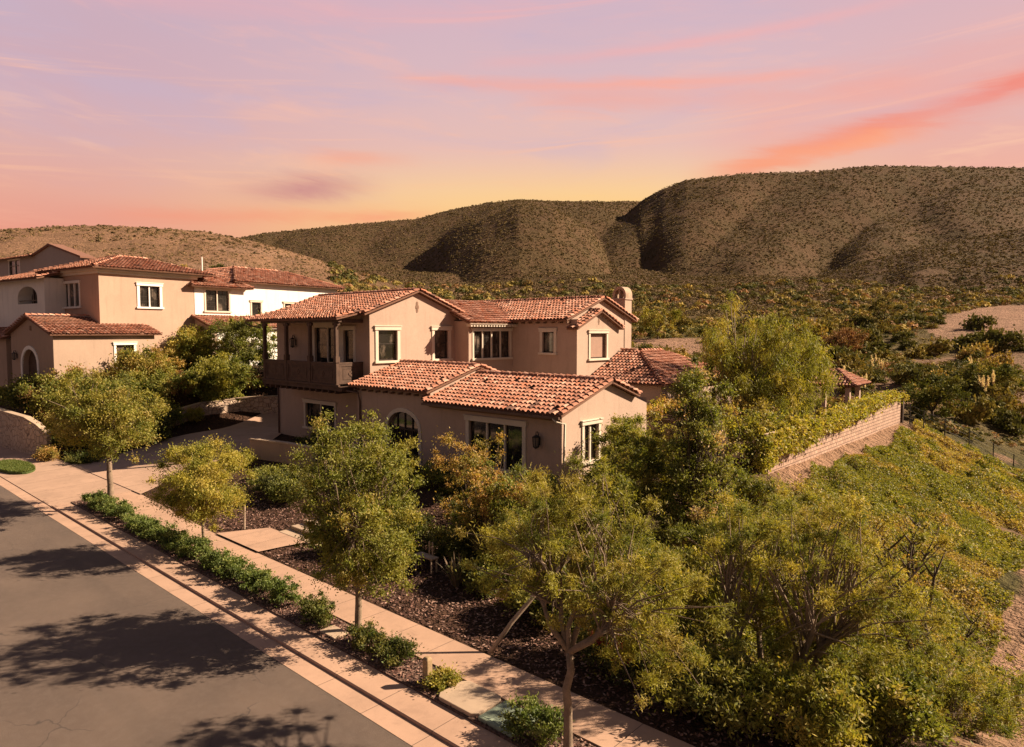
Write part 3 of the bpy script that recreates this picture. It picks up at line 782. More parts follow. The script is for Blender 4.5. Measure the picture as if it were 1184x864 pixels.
# arched entrance wing
W = MB(); GA, GB, GY = -4.7, 1.67, -3.7
panel(W, (GA, GY), (GB, GY), -1, 3.1, [(1.75, 4.0, -.6, 2.05)], .35)
arch_fill(W, *frame((GA, GY), (GB, GY))[:3], 1.75, 4.0, 1.0, 2.05, .35)
gable_tri(W, (GA, GY), (GB, GY), 3.1, .48, 4.2)
panel(W, (GB, GY), (GB, 2.9), -1, 3.1, [(3.9, 5.1, .7, 2.3)])
panel(W, (GB, 2.9), (0, 2.9), -1, 3.1); panel(W, (GA, 0), (GA, GY), -1, 3.1)
W.build('entrance_wall', M['stucco_tan'], orange)
m = MB(); arch_trim(m, *frame((GA, GY), (GB, GY))[:3], 1.75, 4.0, -.6, 1.0, 2.05, .24, .05); m.build('arch_surround', M['trim_white'], orange)
m = MB(); m.box(GA+1.5, GA+4.2, GY+.345, GY+.36, -1, 2.2); m.build('entrance_door', M['wood'], orange)
window(orange, Q, (GB, GY), (GB, 2.9), (3.9, 5.1, .7, 2.3), 1, .16, 0, 'trim_white', 'sash')
f = [[(GB+.35, GY-.3, 3.05), (GB+.35, 3.3, 3.05), (0, 3.3, 3.68), (-1.55, 1.2, 4.28), (-1.55, GY-.3, 4.28)], [(GA-.35, 0, 3.05), (GA-.35, GY-.3, 3.05), (-1.55, GY-.3, 4.28), (-1.55, 0, 4.28)]]
roof(orange, Q, f, [((-1.55, GY-.3, 4.3), (-1.55, 0, 4.3), .13), ((GB+.35, GY-.28, 3.08), (-1.55, GY-.28, 4.32), .12), ((GA-.35, GY-.28, 3.08), (-1.55, GY-.28, 4.32), .12)])
m = MB(); m.box(-1.62, -1.42, GY-.05, GY, 3.3, 3.62); m.build('gable_vent', M['soffit'], orange)
lantern(orange, Q, (GA+.9, GY), (0, -1), 1.5)

# white house to the right of the orange one
wr = N0('white_house', (0, 7.1, 0))
tag(wr, 'white stucco neighbour house with hooded tile roofs between the orange house and the balcony', 'house')
W = MB()
a0 = (.95, 3.0, 4.9, 6.55)-np.zeros(4)
panel(W, (0, .0), (0, 4.4), -1, 6.85, [tuple(a0)]); panel(W, (0, 4.4), (-2, 4.4), -1, 6.85); panel(W, (-4, 0), (0, 0), -1, 6.85)
panel(W, (-.5, 4.0), (-.5, 15), -1, 7.45, [(1.5, 2.4, 4.3, 5.75), (4.9, 6.6, 4.6, 5.75)]); panel(W, (-.5, 15), (-8, 15), -1, 7.45); panel(W, (-8, 4.0), (-.5, 4.0), 5, 7.45)
W.build('wall', M['stucco_white'], wr)
W = MB(); panel(W, (0, -.05), (2.25, -.05), -1, 3.7); panel(W, (2.25, -.05), (2.25, 7), -1, 3.45)
W.add([(0, -.05, 3.7), (2.25, -.05, 3.7), (0, -.05, 4.35)], [(0, 1, 2)])
W.build('porch_wall', M['stucco_main'], wr)
m = MB(); m.box(2.26, 2.3, .4, 6.8, -1, 3.3); m.build('porch_front', M['stucco_white'], wr)
window(wr, Q, (0, 0), (0, 4.4), tuple(a0), 2, .14, 0, 'trim', 'sash', transom=5)
window(wr, Q, (-.5, 4.0), (-.5, 15), (1.5, 2.4, 4.3, 5.75), 1, .14, 0, 'trim', 'sash')
window(wr, Q, (-.5, 4.0), (-.5, 15), (4.9, 6.6, 4.6, 5.75), 1, .14, 0, 'trim', 'sash')
roof(wr, Q, [[(.55, -.55, 6.82), (.55, 5.0, 6.82), (-2.6, 2.6, 8.15), (-2.6, 1.6, 8.15)], [(-4, -.55, 6.82), (.55, -.55, 6.82), (-2.6, 1.6, 8.15), (-4, 1.6, 8.15)], [(.55, 5.0, 6.82), (-4, 5.0, 6.82), (-4, 2.6, 8.15), (-2.6, 2.6, 8.15)]],
     [((.55, -.55, 6.85), (-2.6, 1.6, 8.18), .13), ((.55, 5.0, 6.85), (-2.6, 2.6, 8.18), .13)])
roof(wr, Q, [[(-.0, 3.6, 7.4), (-.0, 15.6, 7.4), (-4, 11.5, 8.9), (-4, 6.2, 8.9)], [(-8, 3.6, 7.4), (-.0, 3.6, 7.4), (-4, 6.2, 8.9), (-8, 6.2, 8.9)], [(0, 15.6, 7.4), (-8, 15.6, 7.4), (-8, 11.5, 8.9), (-4, 11.5, 8.9)]],
     [((-.0, 3.6, 7.43), (-4, 6.2, 8.93), .13), ((-.0, 15.6, 7.43), (-4, 11.5, 8.93), .13), ((-4, 6.2, 8.93), (-4, 11.5, 8.93), .13)])
roof(wr, Q, [[(2.65, -.35, 3.55), (2.65, 7.2, 3.55), (0, 7.2, 4.5), (0, -.35, 4.5)]], [((2.65, -.33, 3.58), (0, -.33, 4.53), .12)], name='porch_roof')
m = MB(); m.tube([(-4, 3.2, 7.5), (-4, 3.2, 9.6)], .06, 8); m.build('flue_pipe', M['trim_white'], wr)
# white house at far left with arched loggia
wl = N0('white_house', (-9.3, -1.3, 0))
tag(wl, 'white stucco house with arched upstairs loggia left of the orange house', 'house')
W = MB()
panel(W, (-7.8, 0), (4.1, 0), -1, 7.15, [(7.35, 10.7, 5.3, 6.6)], 1.0)
arch_fill(W, *frame((-7.8, 0), (4.1, 0))[:3], 7.35, 10.7, 5.75, 6.6, 1.0)
panel(W, (4.1, 0), (4.1, 1.5), -1, 7.15)
panel(W, (-7.8, 8), (-7.8, 0), -1, 7.15)
W.build('wall', M['stucco_white'], wl)
m = MB(); m.box(-.6, 3.1, .95, 1.0, 5.2, 6.7); m.build('loggia_dark', M['glass'], wl)  # opaque dark sheet standing in for the shade inside the open loggia
m = MB(); m.box(1.4, 1.55, .3, .4, 5.3, 6.55); m.box(-.44, 2.89, .1, .16, 5.5, 5.57); m.build('loggia_rail', M['sash'], wl)
roof(wl, Q, [[(-8.5, -.6, 7.1), (4.4, -.6, 7.1), (4.4, 4.0, 8.3), (-8.5, 4.0, 8.3)], [(4.4, 8.6, 7.1), (-8.5, 8.6, 7.1), (-8.5, 4.0, 8.3), (4.4, 4.0, 8.3)]], [((4.4, -.6, 7.13), (4.4, 4., 8.33), .12), ((-8.5, 4, 8.33), (4.4, 4, 8.33), .13)])
W = MB(); panel(W, (-6.5, -2.2), (3.2, -2.2), -1, 2.7, [(2.5, 4.3, .2, 2.1)]); panel(W, (3.2, -2.2), (3.2, 0), -1, 2.7); W.build('porch_wall', M['stucco_tan'], wl)
window(wl, Q, (-6.5, -2.2), (3.2, -2.2), (2.5, 4.3, .2, 2.1), 1, .25, .5, 'trim_white', 'sash')
roof(wl, Q, [[(-7, -2.6, 2.75), (3.6, -2.6, 2.75), (3.6, 0, 3.5), (-7, 0, 3.5)]], [((3.6, -2.6, 2.78), (3.6, 0, 3.53), .12)], name='porch_roof')
# grey house behind
GHO = (-36.1, 12., 13.0)
gh = N0('grey_house', GHO)
tag(gh, 'grey gabled house showing only its top behind the tile roofs at far left', 'house')
W = MB(); panel(W, (-16, 0), (7., 0), -9, -1.75, [(4.8, 7.8, -2.9, -1.8)])
panel(W, (-16, 0), (-4.2, 0), -1.75, -.9, [(4.8, 7.8, -1.75, -1.15)]); panel(W, (7., 0), (7., 1.2), -9, -1.75)
W.add([(-4.2, 0, -1.75), (7., 0, -1.75), (0, 0, 0.), (-4.2, 0, -.9)], [(0, 1, 2, 3)])
W.build('wall', M['stucco_grey'], gh)
window(gh, Q, (-16, 0), (7., 0), (4.8, 7.8, -2.9, -1.15), 2, .12, 0, 'trim_white', 'sash')
m = MB(); m.cur = (.2, .1, .07)
m.prism([(7.4, -.25, -1.85), (0, -.25, -.02), (0, -.25, .2), (7.4, -.25, -1.65)], (0, 1.5, 0)); m.prism([(0, -.25, -.02), (-4.5, -.25, -1.0), (-4.5, -.25, -.8), (0, -.25, .2)], (0, 1.5, 0))
m.build('roof', M['tile'], gh)
roof(gh, Q, [[(-16, -.6, -.95), (-3.9, -.6, -.95), (-3.9, 2.2, -.3), (-16, 2.2, -.3)]], [((-3.92, -.6, -.92), (-3.92, 2.2, -.27), .12)], name='wing_roof')

# ------------------------------------------------------------------ garden walls, pavilion, pergola, fence
m = MB()
zb = lambda x, y: tz(x, y)-.4
# block wall along the lot side
m.box(-11.85, -11.65, 29.7, 53, -1.2, 2.62)
bw_ = m.build('block_wall', M['block']); tag(bw_, 'long tan block retaining wall with creeper spilling over its top', 'wall')
m = MB(); m.box(-11.9, -11.6, 29.7, 53, 2.621, 2.69); m.build('coping', M['concrete_plain'], bw_, bevel=.01)
m = MB(); m.box(-11.98, -11.52, 53.02, 53.3, 0, 2.95); m.box(-12.03, -11.47, 52.97, 53.35, 2.95, 3.05)
tag(m.build('wall_pier', M['bark_dark'], bevel=.02), 'dark square pier ending the block wall beside the wire fence', 'pier')
# wire fence
fence = empty('wire_fence', (-8.5, 53.5, tz(-8.5, 53.5))); tag(fence, 'thin dark wire fence running downhill from the pier of the block wall', 'fence')
fo = (-8.5, 53.5, tz(-8.5, 53.5)); wires = [[] for _ in range(4)]
for i, (x, y) in enumerate([(-11.2, 53.6), (-10.4, 53.8), (-9.2, 54.2), (-7.9, 55), (-6.7, 56.5), (-5.6, 57), (-4.2, 57.2), (-3., 57.4)]):
    z = tz(x, y); m = MB(fo); m.tube([(x, y, z-.3), (x, y, z+1.45)], .035, 6); m.build('fence_post', M['metal'], fence)
    for k in range(4): wires[k].append((x, y, z+.3+.36*k))
m = MB(fo)
for wl_ in wires: m.tube(wl_, .008, 4)
m.build('wire', M['metal'], fence)
# pavilion
pv = (-17.6, 58.5, .6); pav = empty('garden_pavilion', pv); tag(pav, 'small garden pavilion with pyramid tile roof beyond the weeping tree', 'pavilion')
for dx in (-1.3, 1.3):
    for dy in (-1.3, 1.3):
        m = MB(pv); m.box(pv[0]+dx-.17, pv[0]+dx+.17, pv[1]+dy-.17, pv[1]+dy+.17, -.6, 3.0); m.build('column', M['stucco_main'], pav, bevel=.02)
x, y = pv[:2]; e = 2.0; A_ = (x-e, y-e, 3.05); B_ = (x+e, y-e, 3.05); C_ = (x+e, y+e, 3.05); D_ = (x-e, y+e, 3.05); T_ = (x, y, 4.25)
roof(pav, pv, [[A_, B_, T_], [B_, C_, T_], [C_, D_, T_], [D_, A_, T_]], [(A_, T_, .12), (B_, T_, .12), (C_, T_, .12)])
m = MB(pv); m.box(x-1.5, x+1.5, y-1.5, y+1.5, 2.85, 2.99); m.build('beam', M['soffit'], pav)
# pergola
po = (-17.0, 31., .8); per = empty('pergola', po); tag(per, 'timber pergola on stone piers beside the hipped roof wing, draped with vine', 'pergola')
for (x, y) in ((-15.3, 28.7), (-15.3, 31.4), (-15.3, 34.2), (-18.3, 28.7), (-18.3, 31.4)):
    m = MB(po); m.box(x-.22, x+.22, y-.22, y+.22, .3, 2.7); m.box(x-.28, x+.28, y-.28, y+.28, 2.7, 2.8); m.build('pier', M['stone'], per, bevel=.02)
m = MB(po)
m.box(-15.4, -15.2, 28, 35, 2.8, 3.0); m.box(-18.4, -18.2, 28, 35, 2.8, 3.0)
for y in np.arange(28.2, 35, .5): m.box(-18.9, -14.7, y, y+.09, 3.0, 3.14)
m.build('beams', M['wood'], per, bevel=.01)
# low garden wall by the driveway
def wall_run(name, pts, h, th, mat, label, cap='concrete_plain', base=None, top=None):
    n = len(pts); mb = MB(); cb = MB()
    L = []; 
    for i in range(n):
        d = Vector(pts[min(i+1, n-1)])-Vector(pts[max(i-1, 0)]); d.normalize(); nn = Vector((-d.y, d.x)); L.append((Vector(pts[i])+nn*th/2, Vector(pts[i])-nn*th/2, Vector(pts[i])+nn*(th/2+.04), Vector(pts[i])-nn*(th/2+.04)))
    for i in range(n-1):
        z0 = min(tz(*pts[i]), tz(*pts[i+1]))-.4
        ta = top[i] if top else tz(*pts[i])+h; tb = top[i+1] if top else tz(*pts[i+1])+h
        a, b = L[i], L[i+1]
        for (mm, s, zz0, zz1) in ((mb, 0, None, 0), (cb, 2, 0.002, .08)):
            lo = lambda t: z0 if zz0 is None else t+zz0
            mm.add([(a[s].x, a[s].y, lo(ta)), (b[s].x, b[s].y, lo(tb)), (b[s+1].x, b[s+1].y, lo(tb)), (a[s+1].x, a[s+1].y, lo(ta)), (a[s].x, a[s].y, ta+zz1), (b[s].x, b[s].y, tb+zz1), (b[s+1].x, b[s+1].y, tb+zz1), (a[s+1].x, a[s+1].y, ta+zz1)],
                  [(0,3,2,1),(4,5,6,7),(0,1,5,4),(1,2,6,5),(2,3,7,6),(3,0,4,7)])
    o = mb.build(name, M[mat]); tag(o, label, 'wall'); cb.build('coping', M[cap], o); return o
wall_run('garden_wall', [(-33.9, 17.1), (-31.2, 17.5), (-28.8, 17.6)], .95, .25, 'stucco_tan', 'low tan garden wall between the driveway planting and the leafy street tree')
wall_run('garden_wall', [(-46.5, 17.3), (-47.2, 20.2), (-46.8, 22.8), (-45.4, 25.2), (-43.6, 27.5), (-42.2, 29.5)], 1.3, .35, 'stonewall', 'curved stone retaining wall beside the driveway under reddish shrubs', top=[1.8, 2.3, 2.5, 2.55, 2.6, 2.6])
wall_run('garden_wall', [(-54.5, 9.9), (-50.5, 10.0), (-47.5, 10.3), (-46.3, 10.6), (-45.6, 10.9)], 1, .3, 'stonewall', 'rounded stone wall with descending top at the left street corner', top=[2.35, 2.3, 2.2, 1.85, 1.35])
# steps
for i in range(4):
    y0 = 11.95+i*.42; x0, x1 = -21.9+.1*i, -19.6-.05*i
    m = MB(); z = .2+i*.13
    m.box(x0, x1, y0, y0+.6, z-.6, z+.02); o = m.build('garden_step', M['concrete_plain'], bevel=.02)
    tag(o, ['lowest garden step, next to the pink front path', 'second garden step up from the front path', 'third garden step up, under the street tree crown', 'topmost garden step, nearest the house'][i], 'step', 'garden steps from the front path')
# utility lids and post on the verge
m = MB(); m.prism([(-9.62, 8.5, .1), (-8.75, 8.5, .1), (-8.62, 8.62, .1), (-8.62, 9.2, .1), (-8.75, 9.33, .1), (-9.62, 9.33, .1), (-9.72, 9.2, .1), (-9.72, 8.62, .1)][::1], (0, 0, .085))
tag(m.build('utility_cover', M['concrete_plain'], bevel=.015), 'pale concrete utility cover set flush in the verge', 'utility cover')
m = MB(); m.box(-8.58, -7.75, 8.52, 9.28, .1, .19)
gl = m.build('utility_cover', M['green_lid'], bevel=.03); tag(gl, 'green utility box lid in the verge beside the pale concrete cover', 'utility cover')
m = MB(); m.box(-8.52, -7.81, 8.58, 9.22, .19, .196); m.build('lid', M['green_lid'], gl)
m = MB(); m.prism([(-10.36, 8.72, .05), (-10.2, 8.72, .05), (-10.2, 8.86, .05), (-10.36, 8.86, .05)], (0, 0, .56))
m.add([(-10.36, 8.72, .61), (-10.2, 8.72, .61), (-10.2, 8.86, .61), (-10.36, 8.86, .61), (-10.33, 8.75, .65), (-10.23, 8.75, .65), (-10.23, 8.83, .65), (-10.33, 8.83, .65)], [(4,5,6,7),(0,1,5,4),(1,2,6,5),(2,3,7,6),(3,0,4,7)])
tag(m.build('marker_post', M['wood_light'], bevel=.02), 'short square wooden marker post on the verge', 'post')
m = MB(); m.prism([(-13.95, 8.6, .1), (-13.35, 8.6, .1), (-13.35, 9.0, .1), (-13.95, 9.0, .1)], (0, 0, .06))
tag(m.build('utility_cover', M['concrete_plain'], bevel=.01), 'small square concrete cover beside the round verge bush', 'utility cover')
# fine stake by the path, standing near the steps
m = MB(); m.tube([(-23.3, 11.4, .1), (-23.28, 11.42, 1.0)], .035, 6)
tag(m.build('tree_stake', M['bark_pale']), 'thin upright pale stake in the mulch beside the front path', 'stake')
# leaning pale trunk
m = MB(); m.tube([(-10.25, 10.5, .05), (-9.95, 10.95, .75), (-9.55, 11.5, 1.5), (-9.1, 12.1, 2.25), (-8.75, 12.6, 2.9)], [.055, .052, .05, .046, .04], 8)
tag(m.build('leaning_trunk', M['bark_pale'], smooth=True), 'pale bare trunk leaning up from the sidewalk edge into the crown', 'trunk')

# ------------------------------------------------------------------ foliage
def leaves(rng, clumps, n, ln, wd, tones, droop=0., flat=.8, shell=.5, up=.35, tonevar=.12):
    """rhombus leaves spread through clumps (x,y,z,r). returns V, F, tint"""
    C = np.asarray(clumps, float); w = C[:, 3]**2; w /= w.sum()
    idx = rng.choice(len(C), n, p=w)
    d = rng.normal(size=(n, 3)); d /= np.linalg.norm(d, axis=1)[:, None]
    rad = np.abs(rng.normal(0, .62, n))
    P = C[idx, :3]+d*(C[idx, 3]*rad)[:, None]*np.array([1, 1, flat])
    if droop: P[:, 2] -= droop*C[idx, 3]*rng.random(n)**2
    ax = rng.normal(size=(n, 3))+d*.8; ax[:, 2] += up-droop*2.2; ax /= np.linalg.norm(ax, axis=1)[:, None]
    r2 = rng.normal(size=(n, 3)); si = np.cross(ax, r2); si /= np.linalg.norm(si, axis=1)[:, None]
    L = ln*rng.uniform(.6, 1.3, n)[:, None]; Wd = wd*rng.uniform(.6, 1.3, n)[:, None]
    a = P-ax*L*.5; b = P+si*Wd*.5; c = P+ax*L*.5; e = P-si*Wd*.5
    V = np.stack([a, b, c, e], 1).reshape(-1, 3)
    F = np.arange(n*4).reshape(n, 4)
    T = np.asarray(tones); ct = rng.integers(0, len(T), len(C)); 
    t = T[ct][idx]*(1+rng.normal(0, tonevar, (n, 1))); sw = rng.random(n) < .14
    t[sw] = T[rng.integers(0, len(T), sw.sum())]
    t = np.clip(t, .005, .9)
    return V, F, np.repeat(t, 4, 0)
def clumps_in(rng, ells, n, r0, r1, mind=.0):
    """clump centres through the outer part of a union of ellipsoids (x,y,z,rx,ry,rz)"""
    E = np.asarray(ells, float); w = E[:, 3]*E[:, 4]*E[:, 5]; w = w**.75; w /= w.sum()
    i = rng.choice(len(E), n, p=w); d = rng.normal(size=(n, 3)); d /= np.linalg.norm(d, axis=1)[:, None]
    q = rng.random(n)**.42
    P = E[i, :3]+d*E[i, 3:]*q[:, None]*rng.uniform(.75, 1.08, (n, 1))
    far = rng.random(n) < .16
    P[far] += d[far]*E[i[far], 3:]*rng.uniform(.05, .28, (far.sum(), 1))
    rr = rng.uniform(r0, r1, (n, 1)); rr[far] *= .7
    return np.concatenate([P, rr], 1)
def limbs(mb, rng, base, fork, clumps, r0, nmain=4, r1=.01, wob=.12, multi=False, lean=None, maxtw=60, twr=.3):
    base = Vector(base); fork = Vector(fork)
    if not multi:
        pts = []; rs = []
        for i in range(7):
            t = i/6; p = base.lerp(fork, t)
            if 0 < i < 6: p += Vector((rng.normal(0, wob*.25*r0*6), rng.normal(0, wob*.25*r0*6), 0))
            pts.append(p); rs.append(r0*(1.25 if i == 0 else 1-.28*t))
        mb.tube(pts, rs, 9)
    C = [Vector(c[:3]) for c in clumps]
    # main directions by angle
    ang = [math.atan2(c.y-fork.y, c.x-fork.x) for c in C]
    order = sorted(range(len(C)), key=lambda i: ang[i]); grp = np.array_split(order, nmain)
    for g in grp:
        if len(g) == 0: continue
        ce = sum((C[i] for i in g), Vector())/len(g)
        st = fork if not multi else base+Vector((rng.normal(0, r0*1.5), rng.normal(0, r0*1.5), 0))
        mid = st.lerp(ce, .45)+Vector((rng.normal(0, wob), rng.normal(0, wob), abs(rng.normal(0, wob))*.6))
        m2 = st.lerp(ce, .75)+Vector((rng.normal(0, wob), rng.normal(0, wob), rng.normal(0, wob)))
        rr = r0*(.62 if not multi else .8)
        path = [st, st.lerp(mid, .5)+Vector((rng.normal(0, wob*.4), rng.normal(0, wob*.4), 0)), mid, m2, ce]; rad = [rr, rr*.85, rr*.68, rr*.45, rr*.22]
        mb.tube(path, rad, 7)
        for q, i in enumerate(g):
            if q > maxtw: break
            s = rng.uniform(.35, .95); k = min(int(s*4), 3); f = s*4-k
            a = path[k].lerp(path[k+1], f); b = C[i]; L = (b-a).length
            m3 = a.lerp(b, .5)+Vector((rng.normal(0, .1), rng.normal(0, .1), .12))*L*.7
            ra = rad[k]*(1-f)+rad[min(k+1, 4)]*f
            mb.tube([a, m3, b], [ra*.6*twr/.3, ra*.35*twr/.3, r1*.5], 4, cap=False)
def plant(name, base, ells, nc, cr, nl, ln, wd, tones, seed, label=None, cat='tree', group=None, trunk=True, r0=.08, fork=None, nmain=4, droop=0., bark='bark', wob=.12, multi=False, flat=.8, leafmat='leaf', crown='crown', up=.35, maxtw=60, shell=.5):
    """ells relative to base"""
    rng = np.random.default_rng(seed)
    cl = clumps_in(rng, ells, nc, *cr)
    V, F, T = leaves(rng, cl, nl, ln, wd, tones, droop, flat, shell, up)
    if trunk:
        root = empty(name, base)
        mb = MB(); limbs(mb, rng, (0, 0, -.15), fork or (0, 0, 1), cl, r0, nmain, wob=wob, multi=multi, maxtw=maxtw)
        mb.build('trunk', M[bark], root, smooth=True)
        npmesh(crown, V, F, M[leafmat], root, T)
    else:
        root = npmesh(name, V, F, M[leafmat], None, T); root.location = base
    tag(root, label, cat, group)
    return root
def copy_tree(o, parent=None):
    c = o.copy(); COL.objects.link(c)
    if parent: c.parent = parent
    for ch in [k for k in ALLCH.get(o.name, [])]: copy_tree(ch, c)
    return c
ALLCH = {}

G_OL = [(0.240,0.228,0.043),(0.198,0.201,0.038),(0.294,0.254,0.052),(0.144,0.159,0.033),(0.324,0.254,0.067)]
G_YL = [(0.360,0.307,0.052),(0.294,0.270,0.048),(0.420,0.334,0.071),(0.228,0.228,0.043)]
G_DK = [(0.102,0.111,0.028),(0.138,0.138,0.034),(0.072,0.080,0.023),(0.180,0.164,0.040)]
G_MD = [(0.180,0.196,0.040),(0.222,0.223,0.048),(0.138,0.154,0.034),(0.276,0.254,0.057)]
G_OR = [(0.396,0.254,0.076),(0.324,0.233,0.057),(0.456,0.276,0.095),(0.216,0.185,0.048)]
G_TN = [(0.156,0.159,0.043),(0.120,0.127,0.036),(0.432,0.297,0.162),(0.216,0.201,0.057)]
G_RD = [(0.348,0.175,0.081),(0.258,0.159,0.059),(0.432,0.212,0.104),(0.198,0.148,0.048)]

B = lambda x, y: (x, y, tz(x, y))
V0 = .11
# street trees on the verge
plant('street_tree', (-30.5, 9.3, V0), [(0, .1, 4.0, 2.6, 2.2, 1.7), (-1.3, .3, 3.4, 2.4, 1.9, 1.3), (1.2, -.1, 3.5, 2.0, 1.8, 1.4)], 230, (.3, .55), 72000, .105, .045, G_OL, 1,
      'spreading olive-green street tree where the verge planting meets the driveway', r0=.13, fork=(.1, 0, 2.0), nmain=5)
plant('street_tree', (-21.95, 9.35, V0), [(0, .1, 2.45, 1.75, 1.6, 1.15), (.3, 0, 1.9, 1.5, 1.4, .9), (-.3, .1, 2.9, 1.2, 1.1, .8)], 150, (.22, .38), 60000, .08, .028, G_YL, 2,
      'small yellow-green street tree with a rounded crown and a thin trunk', r0=.06, fork=(.05, 0, .95), nmain=5)
plant('street_tree', (-13.3, 9.25, V0), [(-.15, .1, 3.8, 1.95, 1.8, 1.6), (.25, 0, 2.6, 1.8, 1.6, 1.2), (-1.05, .2, 2.9, 1.3, 1.2, 1.2), (.5, .1, 1.75, 1.35, 1.3, .7), (-.9, .1, 1.9, 1.1, 1.1, .7)], 330, (.18, .34), 100000, .07, .033, G_OL+G_MD[:2], 3,
      'tall bushy street tree in front of the arched window, its crown hiding the front door', r0=.095, fork=(-.02, 0, 1.5), nmain=5)
plant('street_tree', (-6.75, 8.85, V0), [(-.1, .3, 3.5, 1.8, 1.7, 1.2), (1.0, .4, 2.9, 1.5, 1.4, 1.15), (-1.2, .2, 3.0, 1.2, 1.3, .9), (.1, .1, 4.3, 1.2, 1.3, .8), (1.5, .5, 2.2, 1.0, 1.0, .7)], 260, (.13, .27), 88000, .085, .014, G_OL+G_YL[:2], 4,
      'feathery fine-leaved street tree at the bottom of the view, its trunk leaving the frame', r0=.085, fork=(0, .02, 1.75), nmain=6, wob=.2)
# garden in front of the house
plant('garden_tree', B(-14.3, 14.8), [(0, 0, 2.0, 1.2, 1.0, .8), (-1.1, .2, 2.2, .6, .6, 1.0), (1.0, .1, 2.0, .8, .7, .8), (0, 0, 1.3, 1.6, 1.2, .9)], 110, (.14, .34), 19000, .09, .045, G_OR+G_MD[:2], 5,
      'sparse small tree with rusty yellow leaves in front of the three-panel window', r0=.06, fork=(0, 0, .6), multi=True, nmain=6, wob=.2, bark='bark_dark')
plant('garden_tree', B(-16.8, 17.2), [(0, 0, 2.2, .8, .7, 1.2), (-1.5, -.3, 1.8, 1.0, .8, 1.1)], 46, (.14, .34), 5500, .09, .045, G_OR, 6,
      'thin rusty-leaved tree against the wall between the arched window and the casement', r0=.05, fork=(0, 0, .6), multi=True, nmain=4, wob=.2, bark='bark_dark')
plant('dense_tree', B(-9.85, 19.6), [(0, 0, 3.2, 1.5, 1.5, 1.8), (-.1, .1, 4.9, 1.0, 1.0, 1.3), (.2, -.2, 1.5, 1.7, 1.6, 1.3)], 250, (.18, .38), 68000, .085, .05, G_TN+G_MD, 7,
      'tall leafy tree dotted with cream seed heads between the shrubs and the block wall', r0=.12, fork=(0, 0, 1.2), nmain=5, bark='bark_dark')
plant('weeping_tree', B(-15.4, 38.0), [(-.5, 0, 5.2, 3.0, 3.0, 2.7), (1.2, .6, 4.8, 2.6, 2.6, 2.2), (-2.4, 1.0, 6.0, 1.6, 1.8, 2.6), (.2, -1.5, 3.4, 2.9, 2.4, 2.0), (1.9, .6, 3.0, 1.8, 2.0, 1.8)], 230, (.4, .8), 75000, .22, .035, G_YL+G_OL[:2], 8,
      'large weeping tree with drooping yellow-green foliage behind the block wall', r0=.3, fork=(0, 0, 2.0), droop=.9, nmain=6, wob=.4)
plant('feathery_tree', B(-4.9, 13.7), [(-.2, .1, 2.9, 1.9, 1.9, 1.5), (-1.3, .3, 2.6, 1.3, 1.3, 1.4), (1.5, .7, 2.7, 1.5, 1.5, 1.5), (.3, .9, 3.4, 1.4, 1.4, 1.0), (.2, .2, 1.5, 2.1, 1.7, 1.0)], 250, (.15, .32), 90000, .09, .016, G_OL+G_YL+G_MD[:1], 9,
      'big feathery multi-stemmed tree filling the lower right planting', r0=.1, fork=(0, 0, .7), multi=True, nmain=7, wob=.3)
plant('garden_shrub', B(-2.6, 14.7), [(0, 0, .9, 1.3, 1.2, .9), (.7, 1.2, .9, 1.2, 1.2, .9)], 70, (.15, .3), 20000, .09, .018, G_YL+G_OL, 10,
      'bright feathery shrub at the very bottom right corner', 'shrub', r0=.03, fork=(0, 0, .3), multi=True, nmain=6)
plant('garden_shrub', B(-8.2, 12.1), [(0, 0, .9, 1.2, .9, .8), (1.3, .2, .6, .9, .7, .5)], 60, (.14, .28), 13000, .08, .035, G_MD+G_DK, 12,
      'dark green shrub in the mulch below the feathery street tree', 'shrub', r0=.03, fork=(0, 0, .3), multi=True, nmain=6)
